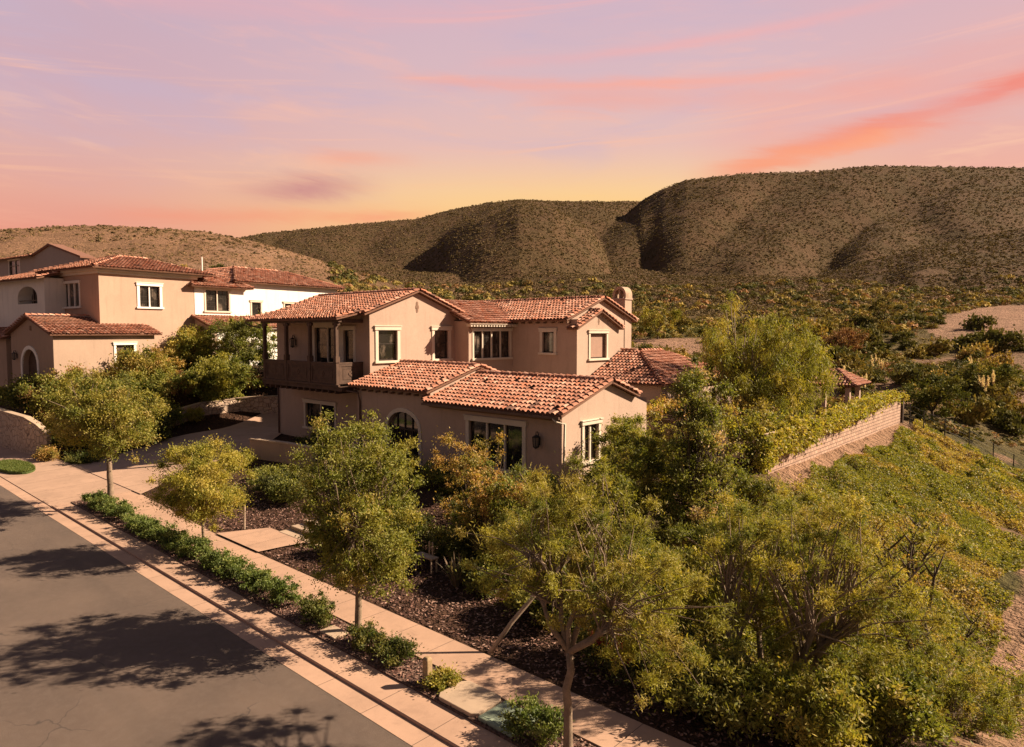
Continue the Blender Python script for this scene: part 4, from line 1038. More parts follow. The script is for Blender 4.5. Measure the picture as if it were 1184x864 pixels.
for i, (x, y, w, h, tn, lab) in enumerate([(-12.8, 19.6, 1.2, 3.3, G_MD+G_YL[:1], 'tall green shrub against the lit gable wall beside its side window'),
        (-12.3, 21.6, 1.4, 3.1, G_YL+G_OL[:1], 'bright yellow-green shrub in front of the pergola piers'),
        (-11.6, 17.0, 1.5, 2.5, G_OL+G_MD, 'broad olive shrub between the rusty tree and the tall seed-dotted tree'),
        (-14.6, 17.4, 1.1, 1.6, G_OL, 'olive shrub at the sunlit house corner below the lantern'),
        (-12.6, 14.4, 1.3, 1.5, G_YL+G_MD, 'light green shrub behind the feathery street tree, above the mulch'),
        (-9.6, 15.2, 1.5, 1.7, G_DK+G_MD, 'dark shrub in the gap between the two feathery trees'),
        (-10.2, 24.4, 1.5, 1.9, G_OL+G_TN, 'grey-green shrub at the near end of the block wall'),
        (-7.6, 17.4, 1.4, 1.9, G_OL+G_YL, 'feathery shrub above the big multi-stemmed tree, at the foot of the slope'),
        (-5.6, 11.6, 1.1, 1.0, G_MD+G_DK, 'low dark shrub under the big feathery tree, beside the sidewalk'), (-4.0, 11.9, 1.1, 1.1, G_OL+G_YL, 'low feathery shrub right of the sidewalk end'), (-3.0, 13.0, 1.1, 1.3, G_OL+G_MD, 'olive shrub at the bottom edge under the big feathery tree'),
        (-6.9, 14.2, 1.4, 1.9, G_OL+G_YL, 'feathery shrub between the feathery street tree and the big feathery tree'), (-10.4, 12.9, 1.3, 1.1, G_DK+G_MD, 'dark ground-hugging shrub behind the leaning trunk'), (-9.2, 14.0, 1.2, 1.4, G_MD+G_OL, 'mid-green shrub deep behind the feathery street tree'),
        (-6.9, 18.6, 1.6, 1.9, G_YL+G_OL, 'bright shrub at the upper left of the big feathery tree'), (-11.6, 18.9, 1.2, 3.1, G_MD+G_OL, 'upright shrub just left of the tall seed-dotted tree'), (-5.2, 17.2, 1.4, 1.9, G_YL+G_OL, 'bright feathery shrub behind the top of the big feathery tree'), (-14.7, 22.8, 1.0, 3.0, G_MD+G_YL, 'narrow shrub rising against the gable by the pergola')]):
    plant('garden_shrub', B(x, y), [(0, 0, h*.55, w, w*.9, h*.5), (w*.35, 0, h*.85, w*.5, w*.5, h*.3), (-w*.45, .2, h*.7, w*.5, w*.5, h*.35)], 70, (.17, .36), 17000, .10, .04, tn, 30+i, lab, 'shrub', r0=.04, fork=(0, 0, .4), multi=True, nmain=5, bark='bark_dark', maxtw=8)
# vine on the pergola and on the block wall
rng = np.random.default_rng(50)
cl = np.array([(rng.uniform(-18.9, -14.8), rng.uniform(28, 35), 3.2+rng.uniform(0, .35), rng.uniform(.25, .5)) for _ in range(60)]+[(-14.9+rng.uniform(-.3, .3), rng.uniform(28.5, 34), rng.uniform(1.8, 3.2), .3) for _ in range(14)])
V, F, T = leaves(rng, cl, 15000, .14, .09, G_OR+G_YL[:1], .3)
tag(npmesh('pergola_vine', V, F, M['leaf'], None, T), 'rusty golden vine lying over the pergola beams', 'vine')
cl = []
for _ in range(420):
    y = rng.uniform(28.5, 52.8); f = np.clip((50-y)/22, .12, 1.)
    hang = rng.random()**.8*f*1.25*(.6+.8*vnoise(np.array([y*.7]), np.array([3.]), 4)[0])
    cl.append((-11.55-rng.uniform(0, 1.)*(hang < .15)+.1, y, 2.95-hang, rng.uniform(.22, .38)))
V, F, T = leaves(rng, np.array(cl), 60000, .15, .10, G_YL+[(.36, .27, .07)], .5)
tag(npmesh('wall_creeper', V, F, M['leaf'], None, T), 'golden-green creeper hanging over the top of the block wall', 'creeper')
for i, (y, lab) in enumerate([(31.8, 'bushy green mass of creeper shrubs behind the near end of the block wall')]):
    plant('garden_shrub', B(-13.2, y), [(0, 0, 1.6, 1.3, 3.5, 1.4)], 80, (.3, .5), 14000, .13, .07, G_YL+G_OL, 60, lab, 'shrub', trunk=False)
# hedges and bushes on the verge
HG = [(.11,.15,.035),(.14,.18,.045),(.085,.115,.03),(.21,.235,.065)]
hl = ['longest low hedge clump on the verge, wrapped round the spreading tree trunk', 'middle hedge clump between the first two street trees', 'hedge clump at the foot of the small yellow-green tree', 'hedge clump just below the small yellow-green tree',
      'last long hedge clump before the round bush', 'round dark bush on the verge beside the bushy tree trunk', 'spreading dark bush between the bushy tree trunk and the marker post', 'small bright yellow-green tuft beside the marker post', 'grey-green bush beside the green utility lid']
for i, (x, y, rx, ry, h, tn) in enumerate([(-29.4, 8.95, 2.7, .52, .55, HG), (-25.3, 8.9, 1.9, .5, .5, HG), (-22.3, 8.9, 1.6, .5, .55, HG), (-19.5, 8.9, 1.5, .5, .55, HG), (-16.9, 8.9, 1.4, .5, .6, HG),
        (-14.5, 8.95, .62, .42, .55, HG+G_DK), (-12.0, 8.95, 1.2, .46, .42, G_DK+HG[:1]), (-9.95, 8.92, .34, .3, .24, G_YL+G_OL), (-7.45, 8.85, .62, .42, .55, HG+G_TN[:2])]):
    nl = int(7500*rx+3000); ln = .055+.012*min(i < 5, 1)
    plant('verge_hedge' if i < 5 else 'verge_bush', (x, y, V0), [(0, 0, h*.5, rx, ry, h*.5), (rx*.4, .03, h*.6, rx*.5, ry*.9, h*.5), (-rx*.45, -.02, h*.55, rx*.5, ry*.95, h*.48)], int(45*rx+25), (.1, .2), nl, ln, ln*.55, tn, 70+i, hl[i], 'hedge' if i < 5 else 'bush', trunk=False, up=.6)
# flax clumps
def flax(base, n, L, tones, seed, label):
    rng = np.random.default_rng(seed); V = []; F = []; T = []
    for i in range(n):
        a = rng.uniform(0, 2*math.pi); l = L*rng.uniform(.55, 1.1); sp = rng.uniform(.05, .75); w = rng.uniform(.03, .05)
        dx, dy = math.cos(a), math.sin(a); tc = np.array(tones[rng.integers(len(tones))])*rng.uniform(.8, 1.2)
        b = len(V)
        for s in range(6):
            t = s/5; r = .1+sp*l*t**1.5; z = l*t*(1-.35*sp*t)
            ww = w*(1-t**3)*.5+.002
            V += [(dx*r-dy*ww, dy*r+dx*ww, z), (dx*r+dy*ww, dy*r-dx*ww, z)]; T += [tc, tc]
        for s in range(5): F.append((b+2*s, b+2*s+1, b+2*s+3, b+2*s+2))
    o = npmesh('flax_clump', np.array(V), np.array(F), M['leaf'], None, np.array(T)); o.location = base; tag(o, label, 'plant'); return o
flax(B(-13.9, 14.2), 120, 1.5, [(.30,.23,.13),(.22,.17,.10),(.36,.28,.17)], 81, 'tall flax clump with pale upright blades below the rusty tree')
flax(B(-16.5, 18.1), 70, 1.5, [(.24,.22,.09),(.18,.16,.06)], 82, 'spiky flax clump under the three-panel window')
flax(B(-13.6, 12.7), 50, .9, [(.16,.13,.09),(.28,.2,.14)], 83, 'low flax clump with fallen blades at the back of the mulch bed')
flax((-26.2, 12.6, tz(-26.2, 12.6)), 50, .9, [(.30,.26,.12),(.22,.2,.08)], 84, 'pale spiky clump left of the small yellow-green street tree')
# garden bench-like birdbath of twigs: small rusty iron garden seat
bo = B(-15.1, 12.9); gs = empty('garden_bench', bo); tag(gs, 'tiny pale garden bench half hidden in shade behind the mulch', 'bench')
m = MB(); m.box(-.4, .4, -.14, .14, .42, .46); m.build('seat', M['bark_pale'], gs, bevel=.005)
for (x, y) in ((-.34, -.1), (.34, -.1), (-.34, .1), (.34, .1)):
    m = MB(); m.box(x-.02, x+.02, y-.02, y+.02, 0, .42); m.build('leg', M['bark_pale'], gs)
for x in (.0, .14): 
    m = MB(); m.box(x-.02, x+.02, .11, .14, .46, .85); m.build('back_post', M['bark_pale'], gs)
# red flowers
rng = np.random.default_rng(90)
for i, (x, y, r, lab) in enumerate([(-7.35, 11.3, .2, 'patch of red flowers right of the feathery street tree trunk'), (-8.1, 11.5, .12, 'smaller cluster of red flowers behind the feathery tree trunk')]):
    p = B(x, y); V, F, T = leaves(rng, np.array([(0, 0, .75, r), (.1, .1, .6, r)]), 500, .05, .04, [(.55,.03,.03),(.42,.05,.05),(.6,.12,.1)])
    root = empty('flower_bush', p); tag(root, lab, 'flowers')
    npmesh('blossoms', V, F, M['leaf'], root, T)
    V, F, T = leaves(rng, np.array([(0, 0, .4, .4), (.2, .2, .35, .35)]), 2500, .07, .03, G_DK+G_RD[:1]); npmesh('leaves', V, F, M['leaf'], root, T)

# left garden
for i, (x, y, w, h, tn, lab) in enumerate([(-47.6, 16.4, 2.6, 3.6, G_MD+G_OL, 'dense green tree in front of the orange entrance wing, behind the spreading tree'),
        (-44.6, 23.6, 0.1, .1, G_MD, None),
        (-51.5, 13.2, 2.4, 2.6, G_OL+G_RD[:2], 'brownish shrub mass below the arched entrance'),
        (-50.2, 25.2, 2.7, 4.4, G_MD+G_DK[:2], 'dark round tree in front of the white porch'),
        (-46.6, 28.2, 2.2, 4.8, G_DK+G_MD, 'dark tree just left of the balcony'),
        (-47.6, 21.6, 2.2, 3.8, G_MD+G_YL[:2], 'bright green tree below the orange wall'),
        (-53.2, 22.2, 2.0, 3.0, G_OL+G_YL, 'yellow-green tree beside the orange wall corner'),
        (-45.6, 13.6, 2.2, 3.0, G_MD+G_DK, 'dark bushy tree directly behind the spreading street tree'), (-50.0, 17.4, 2.4, 3.2, G_OL+G_OR[:2], 'brownish olive tree below the window of the entrance wing'), (-54.0, 12.4, 2.0, 2.2, G_MD+G_DK, 'dark green bush mass at the left edge above the stone wall'),
        (-44.0, 15.4, 1.6, 2.4, G_DK+G_MD, 'dark bush beside the driveway, right of the spreading tree'), (-44.6, 30.6, 2.4, 4.6, G_MD+G_OL, 'green tree close behind the left end of the balcony')]):
    if lab is None: continue
    w *= 1.2; plant('garden_tree', B(x, y), [(0, 0, h*.55, w, w, h*.45), (w*.4, 0, h*.75, w*.6, w*.6, h*.3), (-w*.4, 0, h*.5, w*.7, w*.7, h*.4), (0, 0, h*.25, w*.8, w*.8, h*.22)], 150, (.3, .6), 34000, .16, .08, tn, 100+i, lab, 'tree', r0=.12, fork=(0, 0, h*.25), nmain=5, bark='bark_dark', maxtw=6)
for i, (x, y, rx, ry, h, tn, lab) in enumerate([(-48.6, 24.2, 1.6, 2.6, 1.2, G_RD, 'reddish shrubs above the curved stone wall, near end'), (-46.6, 27.6, 1.6, 2.2, 1.2, G_RD+G_OR[:1], 'reddish shrubs above the curved stone wall, nearest the balcony'),
        (-46.9, 12.4, 1.9, 1.4, 1.0, G_DK, 'low dark bush behind the rounded stone wall'), (-44.3, 10.4, 1.2, .5, .6, G_OR, 'golden grassy plants at the foot of the rounded stone wall'), (-49.4, 20.4, 2.2, 2.4, 1.5, G_RD+G_MD[:1], 'reddish undergrowth below the orange wall'), (-46.2, 17.6, 1.0, 1.3, 1.2, G_MD+G_OL, 'green bush just above the near end of the curved stone wall'),
        (-41.9, 11.5, 1.4, .7, .5, G_DK+HG[:1], 'low dark hedge along the near edge of the driveway'), (-32.6, 15.6, .9, .8, .7, G_YL, 'small round yellow-green bush at the driveway edge'),
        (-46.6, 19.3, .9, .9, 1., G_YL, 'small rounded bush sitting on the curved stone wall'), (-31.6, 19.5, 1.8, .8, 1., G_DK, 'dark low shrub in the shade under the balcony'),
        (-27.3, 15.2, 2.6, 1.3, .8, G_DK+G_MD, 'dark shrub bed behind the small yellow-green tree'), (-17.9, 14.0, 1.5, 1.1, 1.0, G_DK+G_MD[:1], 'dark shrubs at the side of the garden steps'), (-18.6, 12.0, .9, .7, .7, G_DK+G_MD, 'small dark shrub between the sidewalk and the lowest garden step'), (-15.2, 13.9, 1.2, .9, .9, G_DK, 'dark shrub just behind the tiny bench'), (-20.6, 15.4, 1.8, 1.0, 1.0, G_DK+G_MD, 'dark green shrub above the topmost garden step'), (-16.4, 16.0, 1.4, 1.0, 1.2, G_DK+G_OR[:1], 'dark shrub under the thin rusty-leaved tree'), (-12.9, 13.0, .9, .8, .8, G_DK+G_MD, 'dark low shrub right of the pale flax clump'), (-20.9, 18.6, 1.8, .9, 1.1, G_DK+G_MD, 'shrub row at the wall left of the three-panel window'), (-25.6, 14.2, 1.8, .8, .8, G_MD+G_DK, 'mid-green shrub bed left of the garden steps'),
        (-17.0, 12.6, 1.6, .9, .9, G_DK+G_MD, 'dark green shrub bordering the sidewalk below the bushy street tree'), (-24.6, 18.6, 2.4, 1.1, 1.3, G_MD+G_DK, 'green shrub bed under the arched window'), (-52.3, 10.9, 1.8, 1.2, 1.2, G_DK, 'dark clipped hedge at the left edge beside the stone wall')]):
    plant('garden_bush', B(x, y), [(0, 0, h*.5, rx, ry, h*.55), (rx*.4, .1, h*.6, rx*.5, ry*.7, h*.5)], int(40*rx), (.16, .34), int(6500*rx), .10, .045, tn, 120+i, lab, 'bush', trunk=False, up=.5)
# bare saplings at right
def sapling(x, y, h, n, seed, label, leafn=600):
    rng = np.random.default_rng(seed); b = B(x, y); root = empty('bare_sapling', b); mb = MB(); tips = []
    for i in range(n):
        a = rng.uniform(0, 6.28); sp = rng.uniform(.05, .3)*h
        pts = [Vector((0, 0, -.1))]
        for s in range(1, 7):
            t = s/6; pts.append(Vector((math.cos(a)*sp*t**1.3+rng.normal(0, .02*h), math.sin(a)*sp*t**1.3+rng.normal(0, .02*h), h*t*rng.uniform(.95, 1.05))))
        rr = .05*h/2; mb.tube(pts, [rr*(1-.85*s/6) for s in range(7)], 5)
        for k in range(2, 7):
            for _ in range(3):
                aa = rng.uniform(0, 6.28); q = pts[k]; L = rng.uniform(.15, .35)*h*.6; e = q+Vector((math.cos(aa)*L*.6, math.sin(aa)*L*.6, L*.75)); mb.tube([q, q.lerp(e, .5)+Vector((0, 0, -.03)), e], [rr*.3, rr*.2, .003], 4, cap=False); tips.append((e.x, e.y, e.z, .14))
    mb.build('stems', M['bark_dark'], root, smooth=True)
    V, F, T = leaves(rng, np.array(tips), leafn, .07, .035, G_OR+G_OL); npmesh('leaves', V, F, M['leaf'], root, T); tag(root, label, 'sapling')
sapling(-3.9, 19.6, 4.0, 5, 140, 'tall bare sapling with dark stems right of the big feathery tree', 2500)
sapling(-3.0, 18.2, 2.4, 4, 141, 'short bare sapling nearer the dirt path', 1600)
sapling(-4.6, 21.6, 3.9, 4, 142, 'slender bare sapling standing furthest up the slope', 2200)
for i, (x, y, w, h, tn, lab) in enumerate([(-2.0, 20.4, 1.1, 1.6, G_OL+G_YL, 'yellow-green bush on the right edge beside the dirt path'), (-2.4, 17.2, 1.2, 1.2, G_DK+G_OL, 'dark twiggy bush below the bare saplings'),
        (-3.6, 16.6, 1.3, 1.4, G_OL+G_YL, 'light shrub between the big feathery tree and the saplings'), (-6.3, 20.4, 1.3, 1.2, G_OL, 'low olive bush on the near part of the green slope')]):
    plant('garden_shrub', B(x, y), [(0, 0, h*.6, w, w, h*.55)], 55, (.15, .32), 11000, .09, .03, tn, 150+i, lab, 'shrub', r0=.03, fork=(0, 0, .3), multi=True, nmain=5, bark='bark_dark', maxtw=8)

# green ground cover on the slope
rng = np.random.default_rng(160)
N = 620000
x = rng.uniform(-11.3, 6., N); y = rng.uniform(13.5, 66, N)
rx = x+11.7
keep = (rx > .55+.8*vnoise(y*.6, x*.2, 5)) & ((rx < 8.5+1.*(vnoise(x*.7, y*.7, 8)-.5)) | (rx > 12.2)) & (fbm(x*.4, y*.4, 77, 3) < .66+.1*rng.random(N)) 
keep |= (y < 28) & (rx < 8.3)
x, y = x[keep], y[keep]; n = len(x)
lump = np.maximum(0, fbm(x*1.3, y*.8, 66, 3)-.36)*1.3
z = terrain(x, y)+rng.random(n)*lump+.03
P = np.stack([x, y, z], 1)
ax = rng.normal(size=(n, 3)); ax[:, 2] = np.abs(ax[:, 2])*.5+.2; ax /= np.linalg.norm(ax, axis=1)[:, None]
si = np.cross(ax, rng.normal(size=(n, 3))); si /= np.linalg.norm(si, axis=1)[:, None]
L = rng.uniform(.028, .07, n)[:, None]*np.interp(y, [15, 60], [.75, 1.4])[:, None]
V = np.stack([P-ax*L, P+si*L*.55, P+ax*L, P-si*L*.55], 1).reshape(-1, 3)
tone = np.array(G_YL+G_OL+G_YL[:1]+[(.42, .30, .09), (.36, .23, .09), (.40, .31, .11)]); tb = (fbm(x*.5+3, y*.5, 88, 3)*len(tone)*1.3-.8+rng.normal(0, .9, n)).astype(int).clip(0, len(tone)-1)
T = tone[tb]*rng.uniform(.7, 1.15, (n, 1))
tag(npmesh('ground_cover', V, np.arange(n*4).reshape(-1, 4), M['leaf'], None, np.repeat(T, 4, 0)), kind='stuff')
# mulch chips in the front beds
n = 26000; x = rng.uniform(-30, -4, n); y = rng.uniform(10.5, 17, n); P = np.stack([x, y, terrain(x, y)+.015], 1)
x2 = rng.uniform(-32.4, -4, 9000); y2 = rng.uniform(8.5, 9.3, 9000); P = np.concatenate([P, np.stack([x2, y2, np.full(9000, .125)], 1)]); n = len(P)
ax = rng.normal(size=(n, 3)); ax[:, 2] *= .35; ax /= np.linalg.norm(ax, axis=1)[:, None]; si = np.cross(ax, rng.normal(size=(n, 3))*.3+np.array([0, 0, 1])); si /= np.linalg.norm(si, axis=1)[:, None]
L = rng.uniform(.025, .06, n)[:, None]; V = np.stack([P-ax*L, P+si*L*.5, P+ax*L, P-si*L*.5], 1).reshape(-1, 3)
tone = np.array([(.20,.11,.085),(.12,.06,.045),(.07,.035,.028),(.30,.19,.15)]); T = tone[rng.integers(0, 4, n)]
tag(npmesh('mulch_chips', V, np.arange(n*4).reshape(-1, 4), M['tile'], None, np.repeat(T, 4, 0)), kind='stuff')
# grass blades on the lawn
n = 6000; a = rng.uniform(0, 6.28, n); rr = np.sqrt(rng.random(n)); P = np.stack([-43.2+2.25*rr*np.cos(a), 8.75+.72*rr*np.sin(a), np.full(n, .17)], 1)
ax = rng.normal(size=(n, 3))*.4; ax[:, 2] = 1; si = rng.normal(size=(n, 3)); si[:, 2] = 0; V = np.stack([P, P+si*.015, P+ax*.09, P-si*.015], 1).reshape(-1, 3)
tag(npmesh('grass', V, np.arange(n*4).reshape(-1, 4), M['leaf'], None, np.repeat(np.array([(.10,.14,.03),(.15,.17,.04)])[rng.integers(0, 2, n)], 4, 0)), kind='stuff')

# ------------------------------------------------------------------ brush land: individual bushes (shared meshes) and the far scrub
def bush_proto(seed, tones, nl=900, leafs=.3, shape=(1, 1, .62)):
    rng = np.random.default_rng(seed)
    cl = clumps_in(rng, [(0, 0, .45*shape[2], .8*shape[0], .8*shape[1], .6*shape[2]), (.25, .1, .7*shape[2], .5, .5, .45*shape[2]), (-.3, -.2, .5*shape[2], .5, .5, .4*shape[2])], 26, .18, .32)
    V, F, T = leaves(rng, cl, nl, leafs, leafs*.55, tones, 0, .8, .6, .3)
    return V, F, T
S_DK = [(0.106,0.102,0.034),(0.142,0.126,0.041),(0.082,0.082,0.029)]
S_OL = [(0.241,0.186,0.055),(0.192,0.156,0.046),(0.305,0.222,0.067)]
S_YL = [(0.383,0.270,0.081),(0.312,0.228,0.064),(0.469,0.306,0.098)]
S_BR = [(0.341,0.186,0.092),(0.256,0.144,0.067),(0.213,0.132,0.057)]
kinds = {'dark': (S_DK, 'dark green'), 'olive': (S_OL, 'olive green'), 'golden': (S_YL, 'golden green'), 'brown': (S_BR, 'dry brown')}
protos = {}
for i, (k, (tn, nm)) in enumerate(kinds.items()):
    V, F, T = bush_proto(200+i, tn, 1300, .17)
    me_o = npmesh('brush', V, F, M['leaf_far'], None, T); protos[k] = me_o.data; bpy.data.objects.remove(me_o)
rng = np.random.default_rng(210)
def world_at(px, d):
    a = math.atan((px-592)/789.); r = d/math.cos(a); th = R(90)+YAW-a
    return r*math.cos(th), r*math.sin(th)
zones = [(735, 1184, 64, 92, 80, 'in the hollow beyond the block wall'), (735, 1184, 92, 150, 100, 'on the brushy rise right of the chimney'), (400, 735, 70, 120, 84, 'behind the main house roofs'), (120, 400, 95, 170, 34, 'on the dry slope behind the neighbour roofs')]
for (p0, p1, d0, d1, n, where) in zones:
    for _ in range(n):
        px = rng.uniform(p0, p1); d = math.exp(rng.uniform(math.log(d0), math.log(d1)))
        x, y = world_at(px, d)
        if (abs(px-1165) < 80 and 110 < d < 175 and rng.random() < .85) or (abs(px-770) < 46 and 102 < d < 121): continue
        k = rng.choice(['dark', 'olive', 'golden', 'brown'], p=[.40, .36, .12, .12] if px > 400 else [.25, .3, .25, .2])
        s = rng.uniform(1.1, 2.6)*(1.0 if d < 90 else 1.5)*(1. if px > 400 else .7)
        if k == 'brown': s *= .7
        z = tz(x, y)
        o = bpy.data.objects.new('brush_bush', protos[k]); COL.objects.link(o)
        o.location = (x, y, z-.15); o.rotation_euler = (0, 0, rng.uniform(0, 6.28)); o.scale = (s*rng.uniform(.85, 1.25), s*rng.uniform(.85, 1.25), s*rng.uniform(.8, 1.5))
        tag(o, f'{kinds[k][1]} bush {where}', 'bush', f'{kinds[k][1]} bushes {where}')
# taller trees rising behind the roofs
for i, (px, d, h, w, tn, lab) in enumerate([(578, 92, 9.5, 2.2, G_YL, 'tallest narrow golden tree above the rear roof ridge'), (468, 90, 5.5, 3.0, G_YL+G_OL, 'rounded golden tree behind the front gable ridge'), (412, 88, 5.5, 3.2, G_OL+G_YL, 'olive tree just left of the front gable peak'),
        (528, 98, 6., 3.2, G_DK+G_MD, 'dark tree behind the dip between the two upper roofs'), (630, 95, 5.5, 3.0, G_OL+G_MD, 'olive tree behind the rear roof, right of the tallest golden tree'), (676, 100, 6., 3.2, G_YL+G_MD, 'golden-green tree left of the chimney'),
        (345, 86, 5.0, 3.0, G_YL, 'yellow tree peeping over the white house roof'), (275, 84, 4.6, 2.8, G_OL+G_YL, 'small olive tree behind the flue pipe'), (745, 88, 4.8, 3.6, G_DK+G_OL, 'dark tree right of the chimney'),
        (825, 74, 8.0, 1.6, G_YL+G_OR, 'slender golden tree rising behind the weeping tree'), (1080, 66, 4.5, 3.6, G_DK, 'big dark tree behind the wire fence'), (1020, 140, 7, 5, S_DK+S_OL, 'broad dark tree high on the brushy rise'),
        (905, 120, 6.5, 4.2, S_DK+S_OL, 'dark round tree above the weeping tree'), (975, 105, 5, 3.4, G_RD[:1]+S_BR, 'russet tree on the brushy rise'), (1145, 78, 3.4, 3., G_DK+G_OL, 'dark bush clump at the right edge below the clearing'), (760, 120, 6.5, 4, G_YL+G_OL, 'golden tree far behind the chimney')]):
    x, y = world_at(px, d)
    plant('hillside_tree', (x, y, tz(x, y)-.3), [(0, 0, h*.55, w, w, h*.45), (w*.4, 0, h*.7, w*.6, w*.6, h*.3), (-w*.4, .3, h*.5, w*.6, w*.6, h*.35)], 60, (.45, .95) if w > 2.4 else (.3, .55), 8000, .3, .14, tn, 230+i, lab, 'tree', r0=.16, fork=(0, 0, h*.25), nmain=4, leafmat='leaf_far', bark='bark_dark', maxtw=3)
# plume grass
def plume(px, d, n, seed, lab):
    rng = np.random.default_rng(seed); x, y = world_at(px, d); b = (x, y, tz(x, y)-.1); root = empty('plume_grass', b); root.scale = (1.0,)*3
    V = []; F = []; T = []
    for i in range(90):
        a = rng.uniform(0, 6.28); l = rng.uniform(.9, 1.9); sp = rng.uniform(.2, .9); bb = len(V); dx, dy = math.cos(a), math.sin(a)
        for s in range(4):
            t = s/3; r = sp*l*t**1.4; zz = l*t*(1-.45*sp*t); ww = .05*(1-t)+.005
            V += [(dx*r-dy*ww, dy*r+dx*ww, zz), (dx*r+dy*ww, dy*r-dx*ww, zz)]; T += [(.22, .18, .07)]*2
        for s in range(3): F.append((bb+2*s, bb+2*s+1, bb+2*s+3, bb+2*s+2))
    npmesh('blades', np.array(V), np.array(F), M['leaf'], root, np.array(T))
    cl = []
    for i in range(n):
        a = rng.uniform(0, 6.28); r = rng.uniform(.1, .9); h = rng.uniform(1.9, 2.9)
        for s in range(4): cl.append((math.cos(a)*r*(1+.1*s), math.sin(a)*r*(1+.1*s), h+.2*s, .13-.02*s))
    V, F, T = leaves(rng, np.array(cl), 260*n, .16, .04, [(.72, .56, .44), (.64, .48, .36), (.80, .66, .54)], 0, 1.3)
    npmesh('plumes', V, F, M['plume'], root, T)
    tag(root, lab, 'grass')
for i, (px, d, n, lab) in enumerate([(952, 72, 7, 'plume grass just left of the pavilion roof'), (975, 78, 8, 'tallest plume grass rising behind the pavilion'), (1002, 74, 7, 'plume grass clump right of the pavilion roof'), (938, 84, 5, 'plume grass furthest from the pavilion, near the weeping tree'),
        (1016, 84, 6, 'pinkish plume grass midway between pavilion and big dark tree'), (1140, 72, 7, 'plume grass above the wire fence near the right edge'), (1152, 75, 6, 'second plume grass clump near the right edge, closest to the frame'), (1127, 82, 4, 'small plume grass up the slope from the wire fence')]):
    plume(px, d, n, 260+i, lab)
# far scrub: one mass
rng = np.random.default_rng(280)
def clearing(px, d):
    w = 14*np.sin(d*.11)
    return (((px-1165+w)/85)**2+((d-142)/36)**2 < 1) | ((np.abs(px-770) < 46) & (np.abs(d-112) < 9)) | (((px-955)/30)**2+((d-96)/8)**2 < 1)
def blobs(n, dlo, dhi, p0, p1, s0, s1, dens, m=11, fs=.42, tn=None, skip=False):
    px = rng.uniform(p0, p1, n); d = np.exp(rng.uniform(math.log(dlo), math.log(dhi), n))
    a = np.arctan((px-592)/789.); r = d/np.cos(a); th = R(90)+YAW-a
    x = r*np.cos(th); y = r*np.sin(th)
    k = (fbm(x*.05, y*.05, 14, 4)+.0*dens) > dens
    k &= ~clearing(px, d)
    if skip: k &= ~((px < 470) & (d < 265)) | (rng.random(len(px)) < .0)
    x, y, d = x[k], y[k], d[k]; n = len(x); z = terrain(x, y)
    s = rng.uniform(s0, s1, n)*np.interp(d, [80, 200, 600], [.8, 1., 1.7])
    # each shrub: a tuft of facing facets
    C = np.repeat(np.stack([x, y, z], 1), m, 0); S = np.repeat(s, m)[:, None]
    dv = rng.normal(size=(n*m, 3)); dv[:, 2] = np.abs(dv[:, 2]); dv /= np.linalg.norm(dv, axis=1)[:, None]
    P = C+dv*S*np.array([.75, .75, .6])*rng.uniform(.7, 1.1, (n*m, 1))
    nn = dv+rng.normal(0, .45, (n*m, 3)); nn /= np.linalg.norm(nn, axis=1)[:, None]
    u = np.cross(nn, rng.normal(size=(n*m, 3))); u /= np.linalg.norm(u, axis=1)[:, None]; v = np.cross(nn, u)
    h = S*fs
    V = np.stack([P-u*h, P-v*h*.8, P+u*h, P+v*h*.8], 1).reshape(-1, 3)
    if tn is None: tn = np.array([(.124,.082,.042),(.135,.096,.048),(.155,.108,.055),(.105,.080,.038),(.17,.12,.06)])
    tn_old = np.array([(.062,.052,.024),(.085,.066,.03),(.12,.09,.042),(.045,.042,.02),(.15,.11,.055)]); tn = np.array(tn); t = tn[rng.integers(0, len(tn), n)]*rng.uniform(.8, 1.2, (n, 1))
    return V, np.repeat(t, m*4, 0)
NEAR = S_DK+S_DK+S_OL+S_OL+S_YL[:1]+S_BR
parts = [blobs(9000, 90, 262, -60, 480, .2, .65, .36, 11, .3, tn=[(.20,.135,.07),(.16,.115,.055),(.24,.165,.085),(.13,.10,.045),(.28,.18,.10)]), blobs(7500, 60, 190, 395, 1300, .6, 2.0, .42, 70, .12, NEAR), blobs(5000, 60, 150, 395, 1300, .25, .8, .3, 24, .2, NEAR), blobs(2000, 130, 265, 380, 1300, 1.2, 2.8, .40, 44, .17, NEAR),
         blobs(85000, 170, 640, 150, 1300, .35, .8, .20, 7, skip=True), blobs(500, 200, 262, -60, 330, .4, .9, .42)]
V = np.concatenate([p[0] for p in parts]); T = np.concatenate([p[1] for p in parts])
tag(npmesh('scrub', V, np.arange(len(V)).reshape(-1, 4), M['leaf_far'], None, T), kind='stuff')

